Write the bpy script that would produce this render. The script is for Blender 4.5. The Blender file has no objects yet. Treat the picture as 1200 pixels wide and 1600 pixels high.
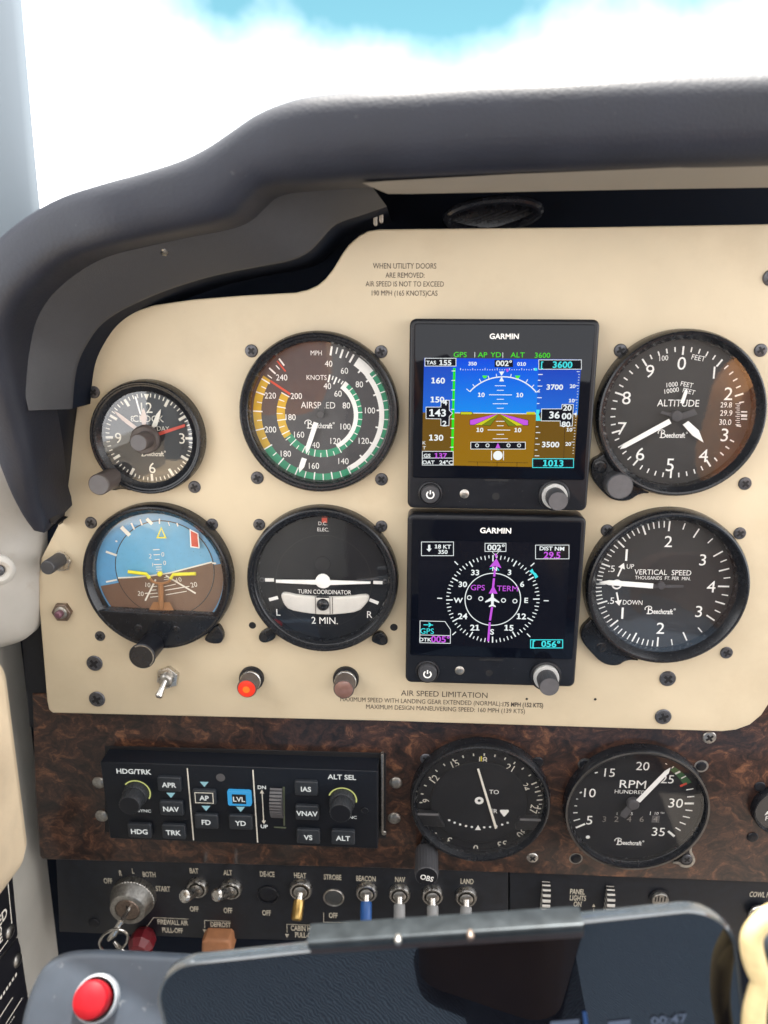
import bpy, math, random
from mathutils import Matrix, Vector
random.seed(7)
sc = bpy.context.scene
COL = sc.collection
R = math.radians
PI = math.pi

# ------------------------------------------------------------------ camera
# The main panel's face is the plane y = 0, seen square-on from 0.38 m; x right, z up.
D = 0.38012
F = 1200.0                      # focal length in photo pixels (photo is 1200 x 1600)
M3 = Matrix(((0.9986682, 0.0513681, 0.0048060),
             (0.0173400, -0.2464532, -0.9689996),
             (-0.0485912, 0.9677924, -0.2470157)))   # rows: camera right, down, forward
EYE = Vector((0, -D, 0))
cam = bpy.data.cameras.new('camera'); cam_ob = bpy.data.objects.new('camera', cam); COL.objects.link(cam_ob)
cam.sensor_fit = 'AUTO'; cam.sensor_width = 36.0; cam.lens = 27.0
cam.clip_start = 0.01; cam.clip_end = 500
cam.dof.use_dof = True; cam.dof.focus_distance = 0.395; cam.dof.aperture_fstop = 9.0
rx, dn, fw = M3[0], M3[1], M3[2]
cam_ob.matrix_world = Matrix(((rx[0], -dn[0], -fw[0], EYE.x), (rx[1], -dn[1], -fw[1], EYE.y), (rx[2], -dn[2], -fw[2], EYE.z), (0, 0, 0, 1)))
sc.camera = cam_ob

# ------------------------------------------------------------------ light
EXPO = 1.8
SKYS = 0.05
CLOUD = (25.0, 25.2, 25.5, 1)
sc.view_settings.view_transform = 'Standard'; sc.view_settings.look = 'None'
sc.view_settings.exposure = EXPO; sc.view_settings.gamma = 1.0; sc.view_settings.use_curve_mapping = False
sc.cycles.use_denoising = True
sc.cycles.max_bounces = 8; sc.cycles.diffuse_bounces = 3; sc.cycles.glossy_bounces = 4
sc.cycles.transparent_max_bounces = 12; sc.cycles.sample_clamp_indirect = 6.0
SUN_EL, SUN_AZ = 74.0, 12.0       # high, ahead of the windshield, a little to the right
world = bpy.data.worlds.new('World'); sc.world = world; world.use_nodes = True
nt = world.node_tree; nt.nodes.clear()
def wn(t, **k):
    n = nt.nodes.new(t)
    for a, b in k.items(): setattr(n, a, b)
    return n
sky = wn('ShaderNodeTexSky', sky_type='NISHITA'); sky.sun_disc = False
sky.sun_elevation = R(SUN_EL); sky.sun_rotation = R(SUN_AZ)
sky.altitude = 2500; sky.air_density = 1.0; sky.dust_density = 0.0; sky.ozone_density = 2.0
tc = wn('ShaderNodeTexCoord')
def _ray(px, py):
    d = M3.transposed() @ Vector(((px - 600) / F, (py - 800) / F, 1.0)); return d.normalized()
GAP = _ray(670, 8)              # a gap of blue sky between bright clouds, low ahead
nz = wn('ShaderNodeTexNoise'); nz.inputs['Scale'].default_value = 7.0; nz.inputs['Detail'].default_value = 6; nz.inputs['Roughness'].default_value = .55
sub = wn('ShaderNodeVectorMath', operation='SUBTRACT'); sub.inputs[1].default_value = GAP
scl = wn('ShaderNodeVectorMath', operation='MULTIPLY'); scl.inputs[1].default_value = (1.3, 1.3, 12.5)
lng = wn('ShaderNodeVectorMath', operation='LENGTH')
mad = wn('ShaderNodeMath', operation='MULTIPLY_ADD'); mad.inputs[1].default_value = 1.6
rp = wn('ShaderNodeMapRange'); rp.inputs[1].default_value = .92; rp.inputs[2].default_value = 2.8
tin = wn('ShaderNodeVectorMath', operation='MULTIPLY'); tin.inputs[1].default_value = (1.12, 1.58, 1.06)
mix = wn('ShaderNodeMixRGB'); mix.inputs[2].default_value = CLOUD
bg = wn('ShaderNodeBackground'); bg.inputs['Strength'].default_value = SKYS
out = wn('ShaderNodeOutputWorld')
L = nt.links.new
L(tc.outputs['Generated'], nz.inputs['Vector']); L(tc.outputs['Generated'], sub.inputs[0]); L(sub.outputs[0], scl.inputs[0]); L(scl.outputs[0], lng.inputs[0])
L(nz.outputs['Fac'], mad.inputs[0]); L(lng.outputs['Value'], mad.inputs[2]); L(mad.outputs[0], rp.inputs[0])
L(rp.outputs[0], mix.inputs[0]); L(sky.outputs[0], tin.inputs[0]); L(tin.outputs[0], mix.inputs[1]); L(mix.outputs[0], bg.inputs['Color']); L(bg.outputs[0], out.inputs['Surface'])
sun = bpy.data.lights.new('sun', 'SUN'); sun.energy = 3.4; sun.angle = R(0.53); sun.color = (1.0, .95, .87)
sun_ob = bpy.data.objects.new('sun', sun); COL.objects.link(sun_ob)
_sd = Vector((math.sin(R(SUN_AZ)) * math.cos(R(SUN_EL)), math.cos(R(SUN_AZ)) * math.cos(R(SUN_EL)), math.sin(R(SUN_EL))))
sun_ob.rotation_euler = (-_sd).to_track_quat('-Z', 'Y').to_euler()

# ------------------------------------------------------------------ frames
def ray(px, py):
    d = Vector(((px - 600) / F, (py - 800) / F, 1.0))
    return M3.transposed() @ d
class Frame:
    def __init__(s, o, u, v):
        s.o = Vector(o); s.u = Vector(u).normalized(); s.v = Vector(v).normalized(); s.n = s.u.cross(s.v)
        s.M = Matrix(((s.u.x, s.v.x, s.n.x, s.o.x), (s.u.y, s.v.y, s.n.y, s.o.y), (s.u.z, s.v.z, s.n.z, s.o.z), (0, 0, 0, 1)))
    def hit(s, px, py, w=0.0):
        d = ray(px, py); p0 = s.o + s.n * w
        t = s.n.dot(p0 - EYE) / s.n.dot(d)
        q = EYE + d * t - s.o
        return (q.dot(s.u), q.dot(s.v))
    def P(s, px, py, w=0.0):
        x, y = s.hit(px, py, w); return Vector((x, y, w))
    def W(s, px, py, w=0.0):
        return s.M @ s.P(px, py, w)
F0 = Frame((0, 0, 0), (1, 0, 0), (0, 0, 1))
_t = R(3.6)
F1 = Frame((0, 0.008, -0.262), (1, 0, 0), (0, -math.sin(_t), math.cos(_t)))
F2 = Frame((0, 0.0135, -0.330), (1, 0, 0), (0, -math.sin(_t), math.cos(_t)))
def C(ox, oy, s):
    return lambda x, y: (ox + x / s, oy + y / s)

# ------------------------------------------------------------------ materials
def S(r, g, b):
    f = lambda c: (c / 255 / 12.92) if c / 255 <= .04045 else ((c / 255 + .055) / 1.055) ** 2.4
    return (f(r), f(g), f(b))
def pm(name, col, rough=.5, metal=0.0, var=.10, scale=300.0, bump=0.0, bscale=1500.0, coat=0.0, spec=.5, specks=0.0, aniso=None):
    m = bpy.data.materials.new(name); m.use_nodes = True
    n = m.node_tree.nodes; l = m.node_tree.links.new; b = n['Principled BSDF']
    b.inputs['Roughness'].default_value = rough; b.inputs['Metallic'].default_value = metal
    b.inputs['Coat Weight'].default_value = coat; b.inputs['Coat Roughness'].default_value = .06
    b.inputs['Specular IOR Level'].default_value = spec
    t = n.new('ShaderNodeTexCoord'); mpn = n.new('ShaderNodeMapping'); l(t.outputs['Object'], mpn.inputs['Vector'])
    if aniso: mpn.inputs['Scale'].default_value = aniso
    z = n.new('ShaderNodeTexNoise'); z.inputs['Scale'].default_value = scale; z.inputs['Detail'].default_value = 5
    l(mpn.outputs[0], z.inputs['Vector'])
    r = n.new('ShaderNodeMapRange'); r.inputs[1].default_value = .3; r.inputs[2].default_value = .7
    r.inputs[3].default_value = 1 - var; r.inputs[4].default_value = 1 + var
    l(z.outputs['Fac'], r.inputs[0])
    mx = n.new('ShaderNodeVectorMath'); mx.operation = 'SCALE'; mx.inputs[0].default_value = col
    l(r.outputs[0], mx.inputs['Scale'])
    src = mx.outputs[0]
    if specks:
        z2 = n.new('ShaderNodeTexNoise'); z2.inputs['Scale'].default_value = 900; z2.inputs['Detail'].default_value = 2
        l(t.outputs['Object'], z2.inputs['Vector'])
        r2 = n.new('ShaderNodeMapRange'); r2.inputs[1].default_value = .70; r2.inputs[2].default_value = .76
        r2.inputs[3].default_value = 0; r2.inputs[4].default_value = specks
        l(z2.outputs['Fac'], r2.inputs[0])
        mc = n.new('ShaderNodeMixRGB'); mc.inputs[2].default_value = (.35, .34, .32, 1); l(r2.outputs[0], mc.inputs[0]); l(src, mc.inputs[1]); src = mc.outputs[0]
    l(src, b.inputs['Base Color'])
    r3 = n.new('ShaderNodeMapRange'); dr = min(.08, rough * .25); r3.inputs[3].default_value = rough - dr; r3.inputs[4].default_value = rough + dr
    l(z.outputs['Fac'], r3.inputs[0]); l(r3.outputs[0], b.inputs['Roughness'])
    if bump:
        z3 = n.new('ShaderNodeTexNoise'); z3.inputs['Scale'].default_value = bscale; z3.inputs['Detail'].default_value = 3
        l(mpn.outputs[0], z3.inputs['Vector'])
        bp = n.new('ShaderNodeBump'); bp.inputs['Strength'].default_value = bump; bp.inputs['Distance'].default_value = .0004
        l(z3.outputs['Fac'], bp.inputs['Height']); l(bp.outputs[0], b.inputs['Normal'])
    return m
def em(name, col, k=1.0, rough=.12):
    """a lit screen or lamp: emission measured at the picture's exposure, glossy black glass over it"""
    m = bpy.data.materials.new(name); m.use_nodes = True
    b = m.node_tree.nodes['Principled BSDF']; b.inputs['Base Color'].default_value = (.004, .004, .005, 1)
    b.inputs['Roughness'].default_value = rough; b.inputs['Specular IOR Level'].default_value = .25
    b.inputs['Emission Color'].default_value = (*col, 1); b.inputs['Emission Strength'].default_value = k / 2 ** EXPO
    return m
def em_grad(name, c0, c1, k=1.0):
    m = em(name, c0, k); n = m.node_tree.nodes; l = m.node_tree.links.new
    t = n.new('ShaderNodeTexCoord'); sx = n.new('ShaderNodeSeparateXYZ'); l(t.outputs['Generated'], sx.inputs[0])
    rr = n.new('ShaderNodeMixRGB'); rr.inputs[1].default_value = (*c0, 1); rr.inputs[2].default_value = (*c1, 1)
    l(sx.outputs['Y'], rr.inputs[0]); l(rr.outputs[0], n['Principled BSDF'].inputs['Emission Color'])
    return m
def glass_mat(name, tint=(1, 1, 1), f0=.035, rough=.0):
    m = bpy.data.materials.new(name); m.use_nodes = True
    n = m.node_tree.nodes; l = m.node_tree.links.new; n.clear()
    o = n.new('ShaderNodeOutputMaterial'); t = n.new('ShaderNodeBsdfTransparent'); t.inputs[0].default_value = (*tint, 1)
    g = n.new('ShaderNodeBsdfGlossy'); g.inputs['Roughness'].default_value = rough
    lw = n.new('ShaderNodeFresnel'); lw.inputs['IOR'].default_value = 1.0 + 2 * math.sqrt(f0) / (1 - math.sqrt(f0))
    z = n.new('ShaderNodeTexNoise'); z.inputs['Scale'].default_value = 60; z.inputs['Detail'].default_value = 3
    tcn = n.new('ShaderNodeTexCoord'); l(tcn.outputs['Object'], z.inputs['Vector'])
    bp = n.new('ShaderNodeBump'); bp.inputs['Strength'].default_value = .02; bp.inputs['Distance'].default_value = .001; l(z.outputs['Fac'], bp.inputs['Height'])
    l(bp.outputs[0], g.inputs['Normal'])
    mx = n.new('ShaderNodeMixShader'); n.remove(lw); mx.inputs[0].default_value = f0; l(t.outputs[0], mx.inputs[1]); l(g.outputs[0], mx.inputs[2]); # dust and faint smears lying on the pane
    z2 = n.new('ShaderNodeTexNoise'); z2.inputs['Scale'].default_value = 1400; z2.inputs['Detail'].default_value = 1; l(tcn.outputs['Object'], z2.inputs['Vector'])
    r2 = n.new('ShaderNodeMapRange'); r2.inputs[1].default_value = .74; r2.inputs[2].default_value = .78; r2.inputs[4].default_value = .30; l(z2.outputs['Fac'], r2.inputs[0])
    z3 = n.new('ShaderNodeTexNoise'); z3.inputs['Scale'].default_value = 45; z3.inputs['Detail'].default_value = 6; l(tcn.outputs['Object'], z3.inputs['Vector'])
    r3 = n.new('ShaderNodeMapRange'); r3.inputs[1].default_value = .45; r3.inputs[2].default_value = .75; r3.inputs[4].default_value = .012; l(z3.outputs['Fac'], r3.inputs[0])
    ad = n.new('ShaderNodeMath'); ad.operation = 'ADD'; l(r2.outputs[0], ad.inputs[0]); l(r3.outputs[0], ad.inputs[1])
    df = n.new('ShaderNodeBsdfDiffuse'); df.inputs[0].default_value = (.5, .49, .47, 1)
    m2 = n.new('ShaderNodeMixShader'); l(ad.outputs[0], m2.inputs[0]); l(mx.outputs[0], m2.inputs[1]); l(df.outputs[0], m2.inputs[2]); l(m2.outputs[0], o.inputs[0])
    return m

def burl_mat():
    m = bpy.data.materials.new('burl_walnut'); m.use_nodes = True
    n = m.node_tree.nodes; l = m.node_tree.links.new; b = n['Principled BSDF']
    t = n.new('ShaderNodeTexCoord')
    mp_ = n.new('ShaderNodeMapping'); mp_.inputs['Scale'].default_value = (1, 1.15, 1); l(t.outputs['Object'], mp_.inputs[0])
    w = n.new('ShaderNodeTexNoise'); w.inputs['Scale'].default_value = 26; w.inputs['Detail'].default_value = 4; l(mp_.outputs[0], w.inputs['Vector'])
    ad = n.new('ShaderNodeVectorMath'); ad.operation = 'MULTIPLY_ADD'; ad.inputs[1].default_value = (.075, .075, .075)
    l(w.outputs['Color'], ad.inputs[0]); l(mp_.outputs[0], ad.inputs[2])
    z = n.new('ShaderNodeTexNoise'); z.inputs['Scale'].default_value = 84; z.inputs['Detail'].default_value = 12; z.inputs['Roughness'].default_value = .70; z.inputs['Distortion'].default_value = .7
    l(ad.outputs[0], z.inputs['Vector'])
    cr = n.new('ShaderNodeValToRGB'); e = cr.color_ramp.elements
    e[0].position = .33; e[0].color = (.006, .004, .004, 1); e[1].position = .72; e[1].color = (.24, .105, .052, 1)
    a = e.new(.43); a.color = (.019, .0095, .008, 1); a2 = e.new(.55); a2.color = (.058, .025, .016, 1)
    l(z.outputs['Fac'], cr.inputs[0])
    # burl eyes: scattered dark knots
    v = n.new('ShaderNodeTexVoronoi'); v.inputs['Scale'].default_value = 75; l(ad.outputs[0], v.inputs['Vector'])
    vr = n.new('ShaderNodeMapRange'); vr.inputs[1].default_value = .04; vr.inputs[2].default_value = .34; vr.inputs[3].default_value = .22; vr.inputs[4].default_value = 1.0; l(v.outputs['Distance'], vr.inputs[0])
    z2 = n.new('ShaderNodeTexNoise'); z2.inputs['Scale'].default_value = 900; z2.inputs['Detail'].default_value = 2; l(mp_.outputs[0], z2.inputs['Vector'])
    r2 = n.new('ShaderNodeMapRange'); r2.inputs[3].default_value = .45; r2.inputs[4].default_value = 1.5; l(z2.outputs['Fac'], r2.inputs[0])
    mu = n.new('ShaderNodeMath'); mu.operation = 'MULTIPLY'; l(vr.outputs[0], mu.inputs[0]); l(r2.outputs[0], mu.inputs[1])
    sm = n.new('ShaderNodeVectorMath'); sm.operation = 'SCALE'; l(cr.outputs[0], sm.inputs[0]); l(mu.outputs[0], sm.inputs['Scale'])
    l(sm.outputs[0], b.inputs['Base Color']); b.inputs['Roughness'].default_value = .42; b.inputs['Specular IOR Level'].default_value = .35
    b.inputs['Coat Weight'].default_value = .5; b.inputs['Coat Roughness'].default_value = .14
    return m
def leather_mat(name, col, rough=.55, k=1.0):
    m = bpy.data.materials.new(name); m.use_nodes = True
    n = m.node_tree.nodes; l = m.node_tree.links.new; b = n['Principled BSDF']; b.inputs['Specular IOR Level'].default_value = .38
    t = n.new('ShaderNodeTexCoord')
    v = n.new('ShaderNodeTexVoronoi'); v.inputs['Scale'].default_value = 700; l(t.outputs['Object'], v.inputs['Vector'])
    z = n.new('ShaderNodeTexNoise'); z.inputs['Scale'].default_value = 40; z.inputs['Detail'].default_value = 6; l(t.outputs['Object'], z.inputs['Vector'])
    r = n.new('ShaderNodeMapRange'); r.inputs[1].default_value = .3; r.inputs[2].default_value = .7; r.inputs[3].default_value = .85; r.inputs[4].default_value = 1.15; l(z.outputs['Fac'], r.inputs[0])
    s = n.new('ShaderNodeVectorMath'); s.operation = 'SCALE'; s.inputs[0].default_value = col; l(r.outputs[0], s.inputs['Scale'])
    # scuffs and dust
    z2 = n.new('ShaderNodeTexNoise'); z2.inputs['Scale'].default_value = 330; z2.inputs['Detail'].default_value = 3; l(t.outputs['Object'], z2.inputs['Vector'])
    r2 = n.new('ShaderNodeMapRange'); r2.inputs[1].default_value = .72; r2.inputs[2].default_value = .82; r2.inputs[4].default_value = .12; l(z2.outputs['Fac'], r2.inputs[0])
    mc = n.new('ShaderNodeMixRGB'); mc.inputs[2].default_value = (.3, .29, .28, 1); l(r2.outputs[0], mc.inputs[0]); l(s.outputs[0], mc.inputs[1])
    l(mc.outputs[0], b.inputs['Base Color'])
    r3 = n.new('ShaderNodeMapRange'); r3.inputs[3].default_value = rough - .1; r3.inputs[4].default_value = rough + .1; l(z.outputs['Fac'], r3.inputs[0]); l(r3.outputs[0], b.inputs['Roughness'])
    bp = n.new('ShaderNodeBump'); bp.inputs['Strength'].default_value = .24 * k; bp.inputs['Distance'].default_value = .0003
    l(v.outputs['Distance'], bp.inputs['Height'])
    z3 = n.new('ShaderNodeTexNoise'); z3.inputs['Scale'].default_value = 90; z3.inputs['Detail'].default_value = 4; l(t.outputs['Object'], z3.inputs['Vector'])
    bp2 = n.new('ShaderNodeBump'); bp2.inputs['Strength'].default_value = .06 * k; bp2.inputs['Distance'].default_value = .002
    l(z3.outputs['Fac'], bp2.inputs['Height']); l(bp.outputs[0], bp2.inputs['Normal']); l(bp2.outputs[0], b.inputs['Normal'])
    return m
def fabric_mat(name, col):
    m = pm(name, col, rough=.9, var=.3, scale=250)
    n = m.node_tree.nodes; l = m.node_tree.links.new
    t = n.new('ShaderNodeTexCoord'); wv = n.new('ShaderNodeTexWave'); wv.inputs['Scale'].default_value = 170; wv.inputs['Distortion'].default_value = 9; wv.inputs['Detail'].default_value = 3
    mpn = n.new('ShaderNodeMapping'); mpn.inputs['Rotation'].default_value = (0, 0, .8); l(t.outputs['Object'], mpn.inputs[0]); l(mpn.outputs[0], wv.inputs['Vector'])
    bp = n.new('ShaderNodeBump'); bp.inputs['Strength'].default_value = .25; bp.inputs['Distance'].default_value = .001; l(wv.outputs['Fac'], bp.inputs['Height'])
    l(bp.outputs[0], n['Principled BSDF'].inputs['Normal'])
    cr = n.new('ShaderNodeMixRGB'); cr.inputs[1].default_value = (col[0] * .55, col[1] * .55, col[2] * .6, 1); cr.inputs[2].default_value = (col[0] * 1.5, col[1] * 1.5, col[2] * 1.4, 1)
    l(wv.outputs['Fac'], cr.inputs[0]); l(cr.outputs[0], n['Principled BSDF'].inputs['Base Color'])
    return m

MAT = dict(
    cream=pm('cream_panel_paint', (.62, .518, .362), .44, var=.06, scale=24, bump=.06, bscale=420, specks=.05),
    ink=pm('dark_brown_ink', (.07, .055, .045), .7),
    leather=leather_mat('charcoal_leather', (.0105, .0122, .020)),
    shroud=pm('charcoal_plastic', (.040, .040, .044), .6, var=.08, scale=500, bump=.25, bscale=1800),
    beige=pm('beige_trim', (.24, .215, .18), .55, var=.06, scale=60),
    dark=pm('cavity_shade', (.003, .006, .014), .8, spec=.2),  # deep shade of the hollows put in as a near-black colour
    blackp=pm('black_plastic', (.010, .011, .015), .34, specks=.12, spec=.32),
    blackg=pm('gloss_black', (.012, .013, .017), .16, specks=.10),
    bezel=pm('black_bezel_enamel', (.010, .011, .014), .26, specks=.25, spec=.42),
    dial=pm('dial_black', (.020, .019, .020), .65),
    dialk=pm('dial_deep_black', (.005, .0065, .011), .6, spec=.25),
    dialg=pm('dial_grey', (.056, .054, .060), .7),
    white=pm('white_marking', (.90, .89, .86), .6, var=.03),
    lume=pm('cream_marking', (.84, .80, .70), .6, var=.05),
    pink=pm('pinkish_hand', (.62, .47, .40), .6),
    red=pm('red_paint', (.60, .06, .03), .5),
    green=pm('green_arc', (.02, .27, .14), .6, var=.05),
    dgreen=pm('dark_green_arc', (.03, .11, .035), .6, var=.05),
    yellow=pm('yellow_arc', (.62, .38, .02), .6, var=.05),
    yel=pm('bright_yellow_paint', (.80, .72, .03), .5, var=.04),
    screw=pm('black_oxide_screw', (.10, .10, .11), .36, metal=.6, var=.3, scale=900),
    slot=pm('screw_recess', (.006, .006, .008), .6),
    steel=pm('bright_steel', (.60, .58, .55), .28, metal=1, var=.12, scale=700),
    dsteel=pm('worn_grey_steel', (.40, .385, .36), .36, metal=1, var=.25, scale=600),
    bronze=pm('dull_bronze', (.22, .17, .14), .42, metal=.85, var=.25, scale=700),
    brass=pm('brass', (.42, .28, .10), .3, metal=1, var=.15),
    knobbrown=pm('brown_grey_knob', (.085, .068, .062), .5),
    knob=pm('grey_black_knob', (.045, .045, .050), .45, specks=.1),
    knobtop=pm('grey_knob_cap', (.10, .095, .10), .5),
    burl=burl_mat(),
    switchp=pm('switch_panel_black', (.008, .010, .015), .42, var=.3, scale=200, specks=.12),
    sky=pm('horizon_blue', (.10, .33, .58), .6, var=.04),
    skyl=pm('horizon_light_blue', (.13, .40, .62), .6, var=.04),
    earth=pm('horizon_brown', (.16, .088, .058), .6, var=.05),
    orange=pm('orange_brown', (.32, .14, .05), .5),
    glass=glass_mat('instrument_glass', f0=.095),
    milky=pm('milky_glass', (.70, .67, .62), .25, coat=.5, var=.06, scale=150),
    wallw=pm('white_vinyl', (.45, .43, .395), .55, var=.06, scale=60, bump=.5, bscale=160),
    wallg=pm('grey_white_wall', (.42, .40, .36), .6, var=.06, scale=40),
    post=pm('grey_window_post', (.15, .18, .205), .6, var=.03, scale=40),
    arm=leather_mat('cream_leather', (.66, .53, .37), .45, .5),
    maroon=pm('maroon_plastic', (.13, .010, .016), .35),
    tan=pm('orange_tan_plastic', (.34, .15, .07), .5),
    blue=pm('blue_sleeve', (.012, .075, .26), .4),
    greyt=pm('grey_sleeve', (.22, .22, .22), .5),
    yoke=pm('grey_blue_plate', (.042, .055, .075), .45, var=.08, scale=120),
    redb=pm('red_button', (.36, .005, .012), .5, spec=.25),
    clear=pm('clear_case_edge', (.045, .055, .065), .12, spec=.9, coat=1.0),
    screen=pm('dark_phone_screen', (.004, .004, .006), .015, spec=.8, var=0),
    clampm=pm('grey_metal_clamp', (.03, .037, .042), .35, metal=.5, var=.2, scale=200),
    sunlit=pm('cream_plastic', (.74, .58, .30), .5),
    placard=pm('black_placard', (.012, .012, .016), .4),
    bulb=pm('unlit_lens', (.20, .105, .085), .3, coat=.4),
    keysteel=pm('key_steel', (.55, .53, .50), .22, metal=1),
    linen=pm('pale_rubber', (.5, .45, .38), .6),
)
E_W = em('screen_white', (.90, .95, .95)); E_K = em('screen_black', (.002, .003, .008)); E_G = em('screen_green', S(40, 225, 30)); E_G2 = em('screen_lime', S(80, 235, 45))
E_C = em('screen_cyan', S(70, 230, 235)); E_M = em('screen_magenta', S(200, 90, 225)); E_Y = em('screen_yellow', S(205, 205, 30)); E_OL = em('screen_olive', S(120, 135, 20))
E_SKY = em_grad('screen_sky', S(20, 140, 240), S(5, 75, 225)); E_BR = em_grad('screen_ground', S(150, 110, 5), S(150, 105, 10)); E_SKY2 = em_grad('screen_sky_tape', S(30, 105, 215), S(25, 70, 190)); E_BR2 = em_grad('screen_ground_tape', S(110, 82, 20), S(112, 80, 12))
E_RED = em('lit_red_lens', (1.0, .05, .02), 1.0, .3); E_ORG = em('lit_red_core', (1.0, .22, .02), 1.0, .3)
E_LVL = em('lit_blue_key', S(60, 165, 225), .85, .3); E_TRI = em('lit_indicator', S(165, 215, 225), .7, .3); E_RING = em('lit_knob_ring', S(205, 210, 130), .8, .3)
E_TXT = em('lit_lettering', S(225, 228, 225), .9, .3)

def grime(m, col, lo, hi, amt, scale):
    """rubbed-in dirt: irregular patches and small scuffs of another colour"""
    n = m.node_tree.nodes; l = m.node_tree.links.new; b = n['Principled BSDF']; src = b.inputs['Base Color'].links[0].from_socket
    t = n.new('ShaderNodeTexCoord'); z = n.new('ShaderNodeTexNoise'); z.inputs['Scale'].default_value = scale; z.inputs['Detail'].default_value = 9; z.inputs['Roughness'].default_value = .68
    l(t.outputs['Object'], z.inputs['Vector']); r = n.new('ShaderNodeMapRange'); r.inputs[1].default_value = lo; r.inputs[2].default_value = hi; r.inputs[4].default_value = amt; l(z.outputs['Fac'], r.inputs[0])
    mx = n.new('ShaderNodeMixRGB'); mx.inputs[2].default_value = (*col, 1); l(r.outputs[0], mx.inputs[0]); l(src, mx.inputs[1]); l(mx.outputs[0], b.inputs['Base Color'])
grime(MAT['cream'], (.40, .29, .17), .52, .80, .34, 15); grime(MAT['cream'], (.16, .11, .07), .715, .76, .55, 210)
grime(MAT['wallw'], (.30, .20, .12), .58, .75, .45, 40); grime(MAT['yoke'], (.30, .31, .32), .62, .70, .45, 160); grime(MAT['switchp'], (.16, .15, .14), .66, .74, .5, 300)
# ------------------------------------------------------------------ lettering
GL = {}
def load_glyphs(key, off, chars):
    cu = bpy.data.curves.new('t', 'FONT'); ob = bpy.data.objects.new('t', cu); COL.objects.link(ob)
    cu.resolution_u = 3; cu.offset = off; cu.size = 1.0; cu.fill_mode = 'FRONT'
    tab = {}
    for c in chars:
        cu.body = c + c
        bpy.context.view_layer.update()
        me = ob.evaluated_get(bpy.context.evaluated_depsgraph_get()).to_mesh()
        n = len(me.vertices) // 2
        vs = [(v.co.x, v.co.y) for v in me.vertices]
        adv = vs[n][0] - vs[0][0]; o0 = 0 if adv > 0 else n      # the two copies may come in either order
        fs = [tuple(i - o0 for i in p.vertices) for p in me.polygons if o0 <= min(p.vertices) and max(p.vertices) < o0 + n]
        tab[c] = (vs[o0:o0 + n], fs, abs(adv))
        ob.evaluated_get(bpy.context.evaluated_depsgraph_get()).to_mesh_clear()
    tab[' '] = ([], [], .28)
    GL[key] = (tab, max(v[1] for v in tab['H'][0]))
    bpy.data.objects.remove(ob); bpy.data.curves.remove(cu)
_cs = ''.join(chr(c) for c in range(33, 127)) + '°®'
load_glyphs('r', 0.0, _cs); load_glyphs('b', 0.022, _cs); load_glyphs('t', -0.012, _cs)
_t = dict(GL['b'][0]); _h = GL['b'][1]; _q = _h / .74       # screen figures: a 1 with a flag and a foot
_t['1'] = ([(x * _q, y * _q) for x, y in ((.06, 0), (.50, 0), (.50, .12), (.36, .12), (.36, .74), (.24, .74), (.06, .66), (.06, .54), (.20, .59), (.20, .12), (.06, .12))], [tuple(range(11))], .56 * _q)
GL['d'] = (_t, _h)

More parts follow.
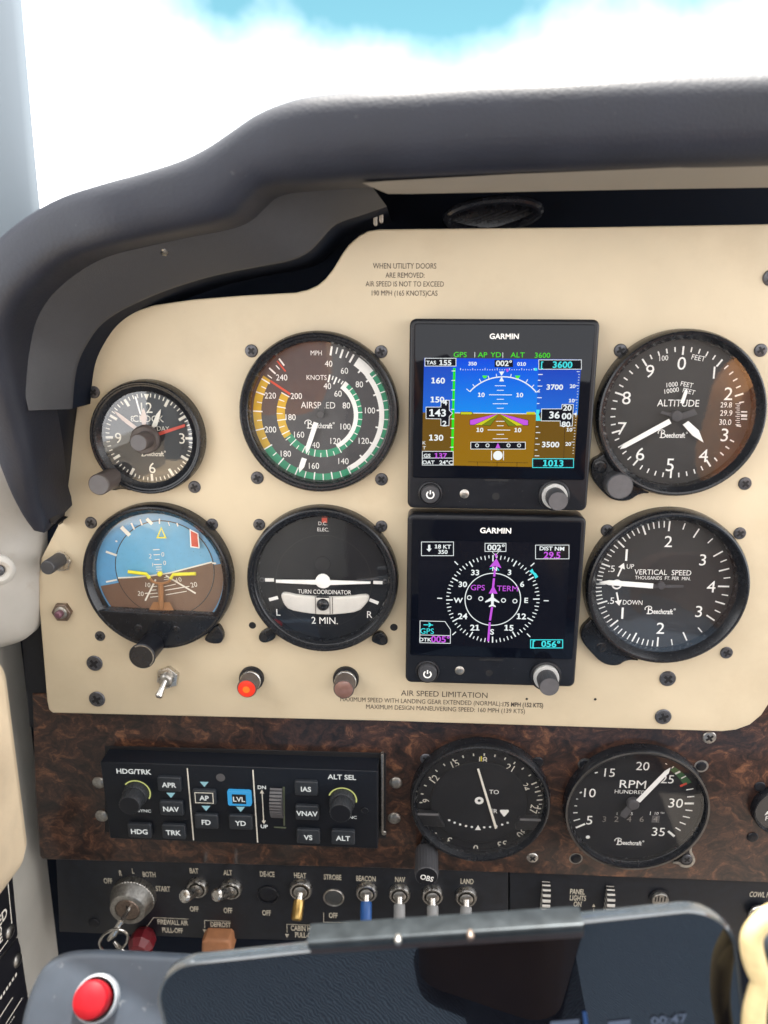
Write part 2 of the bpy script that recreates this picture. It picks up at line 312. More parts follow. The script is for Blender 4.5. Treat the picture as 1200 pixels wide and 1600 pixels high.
# ------------------------------------------------------------------ mesh builder
class MB:
    def __init__(s): s.v = []; s.f = []; s.mi = []; s.cur = 0; s.xf = None
    def add(s, vs, fs):
        o = len(s.v)
        if s.xf is not None: vs = [s.xf @ Vector(v) for v in vs]
        s.v += [tuple(v) for v in vs]; s.f += [tuple(i + o for i in f) for f in fs]; s.mi += [s.cur] * len(fs); return s
    def m(s, i): s.cur = i; return s
    def poly(s, pts, z=0.0):
        a = sum(pts[i][0] * pts[(i + 1) % len(pts)][1] - pts[(i + 1) % len(pts)][0] * pts[i][1] for i in range(len(pts)))
        if a < 0: pts = pts[::-1]
        return s.add([(p[0], p[1], z) for p in pts], [tuple(range(len(pts)))])
    def disc(s, cx, cy, r, z=0.0, n=64): return s.poly([(cx + r * math.cos(2 * PI * i / n), cy + r * math.sin(2 * PI * i / n)) for i in range(n)], z)
    def arc(s, cx, cy, r0, r1, a0, a1, z=0.0, n=None):
        """flat band between clock angles a0..a1 (degrees clockwise from the top)"""
        n = n or max(3, int(abs(a1 - a0) / 3)); vs = []; fs = []
        for i in range(n + 1):
            a = R(a0 + (a1 - a0) * i / n); sn, cs = math.sin(a), math.cos(a)
            vs += [(cx + r0 * sn, cy + r0 * cs, z), (cx + r1 * sn, cy + r1 * cs, z)]
        for i in range(n): fs.append((2 * i, 2 * i + 2, 2 * i + 3, 2 * i + 1))
        return s.add(vs, fs)
    def tick(s, cx, cy, a, r0, r1, w, z=0.0, w1=None):
        a = R(a); sn, cs = math.sin(a), math.cos(a); w1 = w if w1 is None else w1
        q = lambda r, t: (cx + r * sn + t * cs, cy + r * cs - t * sn)
        return s.poly([q(r0, -w / 2), q(r0, w / 2), q(r1, w1 / 2), q(r1, -w1 / 2)], z)
    def line(s, p, q, w, z=0.0):
        dx, dy = q[0] - p[0], q[1] - p[1]; l = math.hypot(dx, dy) or 1; nx, ny = -dy / l * w / 2, dx / l * w / 2
        return s.poly([(p[0] + nx, p[1] + ny), (p[0] - nx, p[1] - ny), (q[0] - nx, q[1] - ny), (q[0] + nx, q[1] + ny)], z)
    def path(s, pts, w, z=0.0, closed=False):
        n = len(pts); vs = []; fs = []
        for i in range(n):
            a = pts[i - 1] if (i > 0 or closed) else None; b = pts[(i + 1) % n] if (i < n - 1 or closed) else None; p = pts[i]
            def nrm(u, v):
                dx, dy = v[0] - u[0], v[1] - u[1]; l = math.hypot(dx, dy) or 1; return (-dy / l, dx / l)
            n1 = nrm(a, p) if a else nrm(p, b); n2 = nrm(p, b) if b else n1
            mx, my = n1[0] + n2[0], n1[1] + n2[1]; l2 = mx * mx + my * my or 1
            k = min(2.0, 2 / l2 * 1.0) ; mx *= k; my *= k
            vs += [(p[0] + mx * w / 2, p[1] + my * w / 2, z), (p[0] - mx * w / 2, p[1] - my * w / 2, z)]
        for i in range(n if closed else n - 1):
            j = (i + 1) % n; fs.append((2 * i, 2 * i + 1, 2 * j + 1, 2 * j))
        return s.add(vs, fs)
    def rectline(s, x0, y0, x1, y1, w, z=0.0): return s.path([(x0, y0), (x1, y0), (x1, y1), (x0, y1)], w, z, True)
    def rect(s, x0, y0, x1, y1, z=0.0): return s.poly([(x0, y0), (x1, y0), (x1, y1), (x0, y1)], z)
    def loft(s, rings, closed=True, cap0=False, cap1=False):
        n = len(rings[0]); vs = [p for r in rings for p in r]; fs = []
        for i in range(len(rings) - 1):
            for j in range(n if closed else n - 1):
                k = (j + 1) % n; fs.append((i * n + j, i * n + k, (i + 1) * n + k, (i + 1) * n + j))
        if cap0: fs.append(tuple(range(n - 1, -1, -1)))
        if cap1: fs.append(tuple((len(rings) - 1) * n + j for j in range(n)))
        return s.add(vs, fs)
    def lathe(s, prof, cx=0.0, cy=0.0, n=64, cap=True, knurl=0.0):
        """profile of (radius, z), from the base up"""
        rings = []
        for r, z in prof:
            rings.append([(cx + r * (1 - (knurl if i % 2 else 0)) * math.cos(2 * PI * i / n), cy + r * (1 - (knurl if i % 2 else 0)) * math.sin(2 * PI * i / n), z) for i in range(n)])
        return s.loft(rings, True, False, cap)
    def prism(s, pts, z0, z1, bev=0.0, bot=False):
        a = sum(pts[i][0] * pts[(i + 1) % len(pts)][1] - pts[(i + 1) % len(pts)][0] * pts[i][1] for i in range(len(pts)))
        if a < 0: pts = pts[::-1]
        rings = [[(p[0], p[1], z0) for p in pts]]
        if bev:
            for t in (0, .35, .7, 1.0):
                q = inset(pts, bev * (1 - math.cos(t * PI / 2))); rings.append([(p[0], p[1], z1 - bev + bev * math.sin(t * PI / 2)) for p in q])
        else: rings.append([(p[0], p[1], z1) for p in pts])
        return s.loft(rings, True, bot, True)
    def tube(s, pts, r, n=12, closed=False, cap=True):
        pts = [Vector(p) for p in pts]; rr = r if isinstance(r, (list, tuple)) else [r] * len(pts); N = len(pts); rings = []; up = None
        for i in range(N):
            a = pts[i - 1] if i > 0 or closed else pts[i]; b = pts[(i + 1) % N] if i < N - 1 or closed else pts[i]
            t = (b - a).normalized()
            if up is None: up = t.cross(Vector((0.3, .2, 1))).normalized()
            up = (up - t * up.dot(t)).normalized(); sd = t.cross(up)
            rings.append([pts[i] + (up * math.cos(2 * PI * j / n) + sd * math.sin(2 * PI * j / n)) * rr[i] for j in range(n)])
        if closed: rings.append(rings[0])
        return s.loft(rings, True, cap and not closed, cap and not closed)
    def rod(s, p, q, prof, n=24):
        """profile (radius, t 0..1) swept straight from p to q"""
        p, q = Vector(p), Vector(q); d = (q - p).normalized(); up = d.cross(Vector((.13, 1, .21))).normalized(); sd = d.cross(up)
        rings = [[p + (q - p) * t + (up * math.cos(2 * PI * j / n) + sd * math.sin(2 * PI * j / n)) * r for j in range(n)] for r, t in prof]
        return s.loft(rings, True, True, True)
    def text(s, body, x, y, h, z=0.0, wt='r', sx=1.0, rot=0.0, al='c', sp=0.0, shear=0.0):
        tab, H = GL[wt]; k = h / H; vs = []; fs = []; cur = 0.0
        for c in body:
            g = tab.get(c) or tab['?']; o = len(vs)
            vs += [((vx + shear * vy + cur), vy) for vx, vy in g[0]]; fs += [tuple(i + o for i in f) for f in g[1]]; cur += g[2] + sp
        if not vs: return s
        xs = [v[0] for v in vs]; mid = (min(xs) + max(xs)) / 2 if al == 'c' else (min(xs) if al == 'l' else max(xs))
        cr, sr = math.cos(R(rot)), math.sin(R(rot)); o2 = []
        for vx, vy in vs:
            a, b = (vx - mid) * k * sx, (vy - H / 2) * k
            o2.append((x + a * cr - b * sr, y + a * sr + b * cr, z))
        return s.add(o2, fs)

def inset(pts, d):
    n = len(pts); o = []
    for i in range(n):
        a, p, b = pts[i - 1], pts[i], pts[(i + 1) % n]
        def nr(u, v):
            dx, dy = v[0] - u[0], v[1] - u[1]; l = math.hypot(dx, dy) or 1; return (-dy / l, dx / l)
        n1, n2 = nr(a, p), nr(p, b); mx, my = n1[0] + n2[0], n1[1] + n2[1]; l2 = mx * mx + my * my or 1
        k = min(2 / l2, 2.0); o.append((p[0] + mx * k * d, p[1] + my * k * d))
    return o
def rrect(x0, y0, x1, y1, r, n=6):
    o = []
    for cx, cy, a0 in ((x1 - r, y1 - r, 0), (x0 + r, y1 - r, 90), (x0 + r, y0 + r, 180), (x1 - r, y0 + r, 270)):
        for i in range(n + 1):
            a = R(a0 + 90 * i / n); o.append((cx + r * math.cos(a), cy + r * math.sin(a)))
    return o
def smooth_pts(pts, it=2, closed=False):
    for _ in range(it):
        o = []; n = len(pts)
        for i in range(n if closed else n - 1):
            a, b = Vector(pts[i]), Vector(pts[(i + 1) % n])
            o += [a * .75 + b * .25, a * .25 + b * .75]
        if not closed: o = [Vector(pts[0])] + o + [Vector(pts[-1])]
        pts = o
    return [tuple(p) for p in pts]

def build(name, mb, mats, parent=None, angle=35, label=None, cat=None, group=None):
    me = bpy.data.meshes.new(name); me.from_pydata(mb.v, [], mb.f)
    for m in (mats if isinstance(mats, (list, tuple)) else [mats]): me.materials.append(MAT[m] if isinstance(m, str) else m)
    me.polygons.foreach_set('material_index', mb.mi); me.polygons.foreach_set('use_smooth', [True] * len(mb.f))
    me.update(); me.set_sharp_from_angle(angle=R(angle))
    o = bpy.data.objects.new(name, me); COL.objects.link(o)
    if parent is not None: o.parent = parent
    if label: o['label'] = label
    if cat: o['category'] = cat
    if group: o['group'] = group
    return o
class Thing:
    """an Empty standing on a frame at the spot seen at (px, py) on the frame's plane raised by w; its parts use its own x, y, z"""
    def __init__(s, name, label, cat, fr, px, py, w=0.0, group=None):
        s.fr = fr; s.ox, s.oy = fr.hit(px, py, w)
        s.e = bpy.data.objects.new(name, None); COL.objects.link(s.e); s.e.empty_display_size = .01
        s.e.matrix_world = fr.M @ Matrix.Translation((s.ox, s.oy, 0))
        s.e['label'] = label; s.e['category'] = cat
        if group: s.e['group'] = group
    def L(s, px, py, w=0.0):
        x, y = s.fr.hit(px, py, w); return (x - s.ox, y - s.oy)
    def L3(s, px, py, w=0.0): return (*s.L(px, py, w), w)
    def k(s, px, py, w=0.0):
        a = s.fr.hit(px - 10, py, w); b = s.fr.hit(px + 10, py, w); return (b[0] - a[0]) / 20
    def part(s, name, mb, mat, parent=None, label=None, angle=35): return build(name, mb, mat, parent or s.e, angle, label)
def screw(T, px, py, r, w=0.0, mat='screw', ring=True, h=.0009, slot=False, parent=None):
    x, y = T.L(px, py, w); k = T.k(px, py, w); r = r * k
    b = MB()
    b.lathe([(r, w - .0004), (r, w + h * .35), (r * .9, w + h * .8), (r * .6, w + h), (r * .3, w + h * 1.05)], x, y, 28)
    o = T.part('screw', b, mat, parent)
    a = random.uniform(20, 70); q = MB(); ln = r * .60
    for aa in ((a,) if slot else (a, a + 90)):
        ca, sa = math.cos(R(aa)) * ln, math.sin(R(aa)) * ln
        q.line((x - ca, y - sa), (x + ca, y + sa), r * .34, w + h * 1.05 + .0001 + (0 if aa == a else .00005))
    T.part('screw_recess', q, 'slot', o)
    return o
MAT['studm'] = pm('purplish_stud', (.16, .075, .10), .4, metal=.4); MAT['plug'] = pm('dark_grey_plug', (.045, .048, .05), .4); MAT['rib'] = pm('pale_rib', (.48, .46, .42), .5)
MAT['clampd'] = pm('dark_clamp_lip', (.035, .028, .03), .4, metal=.3); MAT['ringm'] = pm('white_grey_ring', (.28, .30, .33), .35)
E_DIM = em('dim_screen_lettering', S(95, 105, 125), 1.0, .1); E_BLU = em('dim_screen_blue', S(50, 80, 130), 1.0, .1)
MAT['liner'] = pm('headliner_cloth', (.66, .63, .58), .9); MAT['bulk'] = pm('bulkhead_cloth', (.20, .17, .145), .9); MAT['carpet'] = pm('dark_carpet', (.20, .18, .16), .95); MAT['seatb'] = leather_mat('brown_seat_leather', (.12, .06, .035)); MAT['seatt'] = leather_mat('tan_seat_leather', (.74, .34, .13)); MAT['navy'] = fabric_mat('navy_weave', (.062, .095, .145)); MAT['bag'] = leather_mat('brown_leather', (.045, .026, .018))
MAT['rimm'] = pm('worn_dark_rim', (.16, .15, .14), .35, metal=.9, var=.5, scale=60)
MAT['faded'] = pm('faded_cream_lettering', (.50, .46, .37), .6, var=.25, scale=400)
# ================================================================== large structure
def Wp(px, py, w, fr=F0): return tuple(fr.W(px, py, w))
def lerp(a, b, t): return tuple(a[i] + (b[i] - a[i]) * t for i in range(3))
def root(name, label, cat, loc=(0, 0, 0)):
    e = bpy.data.objects.new(name, None); COL.objects.link(e); e.location = loc; e.empty_display_size = .02; e['label'] = label; e['category'] = cat; return e
def rebuild_local(o, e):
    o.parent = e; o.matrix_parent_inverse = Matrix.Translation(-Vector(e.location)); return o

# ---- glareshield: a padded roll swept round the top and left of the panel
GS = root('glareshield', 'padded charcoal leather glareshield hooding the cream panel', 'glareshield')
ST = [((1650, 100), (1650, 240)), ((1200, 118), (1200, 258)), ((1050, 122), (1050, 263)), ((900, 128), (900, 268)), ((750, 135), (750, 274)), ((620, 143), (620, 280)),
      ((540, 148), (545, 284)), ((480, 155), (475, 289)), ((438, 167), (430, 293)), ((402, 183), (407, 301)), ((366, 207), (389, 318)), ((325, 234), (368, 338)),
      ((283, 254), (333, 352)), ((222, 273), (258, 367)), ((160, 290), (190, 382)), ((100, 310), (130, 399)), ((50, 338), (85, 427)), ((8, 372), (50, 462)),
      ((-25, 412), (31, 500)), ((-44, 460), (25, 538)), ((-50, 520), (29, 575)), ((-46, 580), (38, 618)), ((-30, 640), (48, 660)), ((-4, 700), (57, 712)),
      ((20, 765), (61, 755)), ((40, 805), (66, 785)), ((56, 828), (74, 808))]
def zof(i): return .085 if i < 14 else .085 - .045 * (i - 14) / (len(ST) - 15)
b = MB(); rings = []
for i, (O, I) in enumerate(ST):
    w = zof(i); o3 = Vector(Wp(*O, w - .012)); i3 = Vector(Wp(*I, w - .012)); ring = []
    mid = (o3 + i3) / 2; half = (o3 - i3) / 2; bul = Vector((0, -1, 0)) * min(.024, half.length * .9)
    back = Vector((0, 1, 0))
    ring.append(o3 + back * (.135 if i < 14 else .08)); ring.append(o3 + back * .03)
    for k in range(15):
        a = PI * k / 14
        ca, sa = math.cos(a), math.sin(a)
        ca = math.copysign(abs(ca) ** .8, ca); sa = sa ** .8
        ring.append(mid + half * ca + bul * sa)
    ring.append(i3 + back * .012); ring.append(i3 + back * .03 + half * .15)
    rings.append([tuple(p) for p in ring])
# densify along the path
def spline(rings, k=4):
    o = []; n = len(rings)
    for i in range(n - 1):
        p0, p1, p2, p3 = rings[max(0, i - 1)], rings[i], rings[i + 1], rings[min(n - 1, i + 2)]
        for s in range(k):
            t = s / k; t2 = t * t; t3 = t2 * t
            o.append([tuple(.5 * (2 * b_[c] + (-a[c] + c_[c]) * t + (2 * a[c] - 5 * b_[c] + 4 * c_[c] - d[c]) * t2 + (-a[c] + 3 * b_[c] - 3 * c_[c] + d[c]) * t3) for c in range(3))
                      for a, b_, c_, d in zip(p0, p1, p2, p3)])
    return o + [rings[-1]]
rings = spline(rings)
tipc = Vector(Wp(70, 833, .030)); last = [Vector(p) for p in rings[-1]]
rings.append([tuple(p * .45 + tipc * .55) for p in last]); rings.append([tuple(p * .08 + tipc * .92) for p in last])
b.loft(rings, closed=False, cap1=True)
build('padded_roll', b, 'leather', GS, 60)

SH = [((578, 288), (604, 322)), ((550, 286), (570, 334)), ((500, 287), (525, 350)), ((450, 291), (501, 374)), ((412, 298), (481, 394)), ((390, 318), (452, 407)), ((362, 342), (402, 417)),
      ((320, 357), (350, 427)), ((260, 373), (300, 440)), ((200, 388), (250, 457)), ((150, 404), (215, 472)), ((105, 428), (185, 487)), ((67, 460), (159, 505)), ((43, 493), (140, 528)),
      ((29, 524), (123, 560)), ((32, 575), (115, 592)), ((46, 640), (111, 639))]
b = MB(); rings = []; lin = []
for U, Lo in SH:
    u3 = Vector(Wp(*U, .044)); l3 = Vector(Wp(*Lo, .022)); d = (l3 - u3); nrm = Vector((0, -1, 0)); back = Vector((0, 1, 0))
    rings.append([tuple(p) for p in (u3 + back * .03, u3 + back * .006, u3 + nrm * .001 + d * .015, u3 + nrm * .0028 + d * .05, u3 + nrm * .0034 + d * .10, u3 + d * .5 + nrm * .002, l3 - d * .03 + nrm * .0004, l3 - d * .008, l3 + back * .0015)]); lin.append([tuple(l3 + back * .0012 - d * .004), tuple(l3 + back * .055)])
b.loft(spline(rings, 4), closed=False)
SHR = build('shroud', b, 'shroud', GS, 50)
b = MB(); b.loft(spline(lin, 4), closed=False); build('gap_shade_liner', b, 'dark', GS, 50)  # black sheet: the gap's shade is put into its colour
# screw in the shroud
p = Vector(Wp(252, 391, .0405)); b = MB(); b.xf = Matrix.Translation(p) @ Vector((-.25, -.62, -.75)).to_track_quat('Z', 'Y').to_matrix().to_4x4()
b.lathe([(.0029, -.001), (.0029, .0004), (.002, .0009), (.001, .001)], 0, 0, 24); o = build('screw', b, 'steel', SHR)
q = MB(); q.xf = b.xf; q.line((-.0015, 0), (.0015, 0), .0006, .0012); q.line((0, -.0015), (0, .0015), .0006, .00125); build('screw_recess', q, 'slot', o)
# glareshield's inner side below the shroud, its shade put in as black
b = MB(); LN = [((44, 636), (113, 636)), ((55, 700), (106, 720)), ((61, 760), (100, 770)), ((68, 790), (96, 805)), ((80, 818), (93, 820))]
rings = []
for A, B_ in LN:
    a3 = Vector(Wp(*A, .026)); b3 = Vector(Wp(*B_, .004)); m3 = (a3 + b3) / 2
    rings.append([tuple(a3 + Vector((0, .01, 0))), tuple(a3), tuple(a3.lerp(m3, .5)), tuple(m3), tuple(m3.lerp(b3, .6)), tuple(b3), tuple(b3 + Vector((0, .03, 0)))])
b.loft(spline(rings, 4), closed=False); build('shaded_inner_side', b, 'blackp', GS, 50)
# pale underside strip
b = MB(); rings = []
for U, Lo in [((566, 286), (606, 303)), ((600, 283), (640, 303)), ((800, 272), (800, 300)), ((1000, 264), (1000, 296)), ((1200, 256), (1200, 293)), ((1650, 236), (1650, 283))]:
    u3 = Vector(Wp(*U, .074)); l3 = Vector(Wp(*Lo, .040)); rings.append([tuple(u3), tuple(u3.lerp(l3, .5)), tuple(l3), tuple(l3 + Vector((0, .0008, .0022))), tuple(l3 + Vector((0, .02, .004)))])
b.loft(rings, closed=False); build('underside', b, 'beige', GS)

# ---- black sheet painting the cavity's shade behind the panel
b = MB(); b.prism([F0.hit(*p, -.034) for p in [(1650, 175)] + [(O[0] + 14, O[1] + 62) for O, I in ST[1:20]] + [(-20, 640), (0, 1000), (-60, 2300), (1750, 2300)]], -.05, -.034)
o = build('firewall', b, 'dark'); o.matrix_world = F0.M; o['kind'] = 'structure'; o['label'] = 'black hollow behind the instrument panel'; o['category'] = 'firewall'

# oval vent ring in the dark gap
VT = Thing('defroster_vent', 'glossy black oval vent in the dark gap above the cream panel', 'vent', F0, 770, 336, -.012)
cx, cy = 0, 0
kx = VT.k(770, 336, -.012)
b = MB(); pts = []
for i in range(48):
    a = 2 * PI * i / 48; pts.append((73 * kx * math.cos(a), 19 * kx * math.sin(a) + 6 * kx * math.cos(a), -.012 + .006 * math.sin(a)))
b.tube(pts, .0022, 10, True); VT.part('rim', b, 'blackg')
b = MB(); b.poly([(p[0] * .93, p[1] * .93) for p in pts], -.016); VT.part('grille', b, 'blackg')
b = MB()
for t in (-.5, -.2, .1, .4): b.line((t * 60 * kx - .004, -9 * kx + t * 4 * kx), (t * 60 * kx + .010, 8 * kx + t * 4 * kx), .0009, -.0150)
VT.part('louvre', b, 'blackp')
# pale twin-tab clip
CLP = Thing('cable_clip', 'small pale twin-tab clip under the shroud\'s right tip', 'clip', F0, 591, 338, 0)
for x0, x1, y0, y1 in ((583.5, 589.5, 329, 352.5), (592.5, 598.5, 326.5, 348)):
    b = MB(); b.prism(rrect(*CLP.L(x0, y1, 0), *CLP.L(x1, y0, 0), .0009), -.003, .0006, .0003); CLP.part('tab', b, 'linen')

# ---- cream main panel
PO = [(592, 358), (900, 355), (1200, 350), (1640, 342), (1640, 1060), (1212, 1080), (1203, 1098), (1190, 1118), (1172, 1133), (1150, 1141), (1128, 1143.5), (600, 1127), (82, 1114.5), (76, 1109), (73, 1095),
      (66, 1010), (60, 940), (60, 905), (64, 872), (90, 822), (110, 708), (124, 604), (131, 562), (142, 540), (162, 515), (200, 490), (240, 476.5), (300, 468), (380, 461.5), (462, 457), (480, 453), (496, 446), (508, 436), (520, 421),
      (533, 399), (545, 382), (560, 369), (574, 361)]
PN = Thing('instrument_panel', 'cream painted instrument panel with warning placards and round cut-outs', 'panel', F0, 640, 700, 0)
b = MB(); b.prism([PN.L(*p) for p in PO], -.0045, 0.0, .0009)
PN.part('panel_plate', b, 'cream', angle=50)
# printed words
b = MB(); c = C(530, 390, 6)
for s, x, y, h, sx in (('WHEN UTILITY DOORS', 613, 153, 48, .80), ('ARE REMOVED:', 617, 240, 46, .80), ('AIR SPEED IS NOT TO EXCEED', 614, 322, 46, .80), ('190 MPH (165 KNOTS)CAS', 613, 408, 46, .80)):
    px, py = c(x, y); k = PN.k(px, py); b.text(s, *PN.L(px, py), h / 6 * k, .00012, 'r', sx)
PN.part('placard_lettering', b, 'ink')
b = MB()
for s, x, y, h, sx, wt in (('AIR SPEED LIMITATION', 694, 1084.5, 9.2, .98, 'r'), ('MAXIMUM SPEED WITH LANDING GEAR EXTENDED (NORMAL):', 657, 1095.8, 7.5, .80, 'r'), ('175 MPH (152 KTS)', 817, 1101, 7.5, .745, 'b'), ('MAXIMUM DESIGN MANEUVERING SPEED: 160 MPH (139 KTS)', 695.5, 1107.5, 7.5, .83, 'r')):
    k = PN.k(x, y); b.text(s, *PN.L(x, y), h * k, .00012, wt, sx)
PN.part('limitation_lettering', b, 'ink')
for x, y, r in ((148, 1036, 12.5), (152, 1092, 12.5), (1043, 1060, 13), (1036, 1119.5, 13), (1204, 434, 13)): screw(PN, x, y, r, 0, 'screw', h=.0012)
for x, y, r in ((930, 1092.5, 2.2), (823, 1092, 2.0), (394.5, 977, 5.6), (615.5, 980, 6)):
    b = MB(); p = PN.L(x, y); k = PN.k(x, y); b.disc(*p, r * k, .0001, 20); b.m(1).arc(*p, r * k, (r + 1.6) * k, 0, 360, .00014, 24); PN.part('screw_hole', b, ['slot', 'cream'])

# ---- burl walnut lower panel
BU = Thing('lower_panel', 'dark burl walnut lower panel under the cream panel', 'panel', F1, 640, 1240, 0)
b = MB(); b.prism([BU.L(*p) for p in ((50, 1085), (1650, 1085), (1650, 1394), (1200, 1379.5), (600, 1357), (66, 1343), (62, 1338), (55, 1245))], -.004, 0, .0008)
BU.part('panel_plate', b, 'burl')
for x, y, r in ((1108, 1152, 11),): screw(BU, x, y, r, 0, 'dsteel')
for x, y in ((155, 1222), (159.5, 1274), (618.5, 1222.5), (616, 1277.5)):
    b = MB(); p = BU.L(x, y); k = BU.k(x, y); b.lathe([(10 * k, -.0003), (10 * k, .0007), (8.5 * k, .0012), (4 * k, .0016)], *p, 28); BU.part('rivet', b, 'dsteel')
b = MB(); p = BU.L(600, 1300.5); k = BU.k(600, 1300); b.lathe([(4 * k, -.0003), (4 * k, .0007), (3 * k, .0012)], *p, 20); BU.part('rivet', b, 'dsteel')

# chrome strip and cream ledge right of the panel's lower corner
LE = Thing('ledge', 'cream ledge with a chrome strip beyond the panel\'s lower right corner', 'ledge', F0, 1200, 1120, -.004)
b = MB(); b.prism([LE.L(*p, -.0062) for p in ((1090, 1060), (1660, 1060), (1660, 1123), (1090, 1123))], -.012, -.0062, .001); LE.part('ledge_face', b, 'cream')
b = MB(); b.prism([LE.L(*p, -.0055) for p in ((1090, 1124), (1660, 1124), (1660, 1136), (1090, 1136))], -.012, -.0055, .0012); LE.part('chrome_strip', b, 'steel')

# ---- black switch panel
SW = Thing('electrical_panel', 'black switch panel with white lettering along the bottom', 'panel', F2, 500, 1400, 0)
b = MB(); b.prism([SW.L(*p) for p in ((87, 1330), (794, 1330), (794, 1478), (320, 1466), (93, 1456))], -.003, 0, .0004)
b.prism([SW.L(*p) for p in ((796.5, 1330), (1650, 1330), (1650, 1496), (796.5, 1478))], -.003, 0, .0004)
SW.part('panel_plate', b, 'switchp')
b = MB(); c6 = C(80, 1340, 4.2857); c7 = C(340, 1340, 2.7273); c8 = C(760, 1340, 2.7273); c5 = C(60, 1330, 2.2222)
def swt(s, c, x, y, h, sx=.55, wt='b', rot=0):
    px, py = c(x, y); k = SW.k(px, py); hh = h * k * (SW.L(px, py - 5)[1] - SW.L(px, py + 5)[1]) / (10 * k); b.text(s, *SW.L(px, py), hh, .0002, wt, sx, rot)
for s, x, y in (('OFF', 381, 154), ('R', 465, 102), ('L', 549, 88), ('BOTH', 656, 111), ('START', 749, 207), ('BAT', 957, 87), ('OFF', 958, 342), ('ALT', 1183, 99), ('OFF', 1184, 352)): swt(s, c6, x, y, 8)
for s, x, y in (('FIREWALL AIR', 815, 432), ('PULL-OFF', 813, 485), ('DEFROST', 1135, 447), ('PULL-ON', 1133, 497)): swt(s, c6, x, y, 7.6, .56)
for s, x, y in (('DE-ICE', 212, 69), ('HEAT', 352, 75), ('STROBE', 490, 82), ('BEACON', 632, 88), ('NAV', 778, 92), ('LAND', 1063, 100), ('OFF', 209, 234), ('OFF', 493, 245), ('CABIN HEAT', 374, 301), ('PULL-ON', 374, 329)): swt(s, c7, x, y, 8)
for s, x, y in (('PANEL', 388, 144), ('LIGHTS', 390, 171), ('ON', 388, 197), ('COWL FLAPS', 1185, 157)): swt(s, c8, x, y, 8)
def swl(c, pts, w=1.0):
    q = [SW.L(*c(*p)) for p in pts]; b.path(q, w * SW.k(*c(*pts[0])), .0002)
def swa(c, tip, frm, sz=4.5):
    t = Vector(SW.L(*c(*tip))); f = Vector(SW.L(*c(*frm))); k = SW.k(*c(*tip)); d = (t - f).normalized(); n = Vector((-d.y, d.x)); e = t - d * sz * 1.7 * k
    b.poly([tuple(t), tuple(e + n * sz * .7 * k), tuple(e - n * sz * .7 * k)], .00022)
swl(c6, [(920, 410), (686, 400), (635, 470)]); swa(c6, (612, 492), (686, 400))
swl(c6, [(1200, 425), (1028, 418), (1028, 470)]); swa(c6, (1028, 505), (1028, 420))
swl(c7, [(395, 287), (296, 283), (296, 318)]); swa(c7, (296, 341), (296, 283))
swl(c7, [(452, 233), (452, 274), (560, 278)])
swl(c8, [(457, 235), (457, 215)]); swa(c8, (457, 196), (457, 235), 3.5)
SW.part('lettering', b, 'faded')
for x, y in ((147, 1442), ):
    screw(SW, x, y, 9, 0, 'blackp')

# ---- left side: wall, trim, window post, armrest, placards
XW = -.238
FW = Frame((XW, 0, 0), (0, 1, 0), (0, 0, 1))
b = MB(); b.prism([(-.32, -.75), (.20, -.75), (.20, -.10), (-.32, -.10)], -.02, 0)
b.xf = None; o = build('cabin_wall', b, 'wallg'); o.matrix_world = FW.M; o['label'] = 'plain grey-white cabin side wall left of the panels'; o['category'] = 'wall'
# white vinyl trim beside the glareshield's lower tip
TR = root('vinyl_trim', 'white wrinkled vinyl trim left of the cream panel', 'trim')
b = MB(); rings = []
for py, pxr, rad in ((690, 40, 0), (740, 66, 0), (800, 64, 0), (831, 58, 0), (870, 57.5, 0), (905, 57, 0), (940, 57, 0), (965, 55.5, 0), (982, 52, 0), (994, 45, 0), (1002, 32, 0), (1008, 15, 0), (1010, 0, 0)):
    a = Vector(Wp(pxr, py, .003)); ring = [tuple(a + Vector((.0, .012, 0)))]
    for t in range(9):
        tt = t / 8; q = a + Vector((-.05 * tt, -.055 * tt ** 1.15 - .001 * math.sin(tt * PI), .0)); ring.append(tuple(q))
    rings.append(ring)
b.loft(spline(rings, 3), closed=False); build('trim_cover', b, 'wallw', TR, 60)
p = Vector(Wp(-2, 891, .034)); xf = Matrix.Translation(p) @ Vector((.55, -.83, .05)).to_track_quat('Z', 'Y').to_matrix().to_4x4()
b = MB(); b.xf = xf; b.lathe([(.0074, -.004), (.0074, .0012), (.0066, .0022), (.0050, .0027), (.0034, .0020), (.0028, .0006)], 0, 0, 36); o = build('finishing_washer', b, 'wallw', TR)
b = MB(); b.xf = xf; b.lathe([(.0030, .0004), (.0022, .0012), (.0010, .0015)], 0, 0, 24); q = build('screw', b, 'screw', o)
# black filler painting the shaded gap between wall and burl panel
b = MB(); b.prism([F0.hit(*p, -.006) for p in ((30, 950), (80, 950), (80, 1136), (47, 1136))], -.02, -.006); o = build('gap_shade_strip', b, 'blackp'); o.matrix_world = F0.M
o['label'] = 'black strip between the side wall and the cream panel\'s lower left edge'; o['category'] = 'gap filler'
# window post
PO_ = root('window_post', 'pale grey blue window post at the upper left beside the sky', 'window post')
b = MB(); rings = []
for px, py in ((22, -120), (33, 0), (47, 160), (62, 322), (78, 480)):
    a = Vector(Wp(px, py, -.02)); ring = [tuple(a + Vector((-.05, .06, 0)))]
    for t in range(10):
        th = t / 9 * 1.25; ring.append(tuple(a + Vector((-.06 * (1 - math.cos(th)) * 1.3, -.06 * math.sin(th), 0))))
    ring.append(tuple(a + Vector((-.16, -.075, 0))))
    rings.append(ring)
b.loft(spline(rings, 3), closed=False); build('post_cover', b, 'post', PO_, 60)
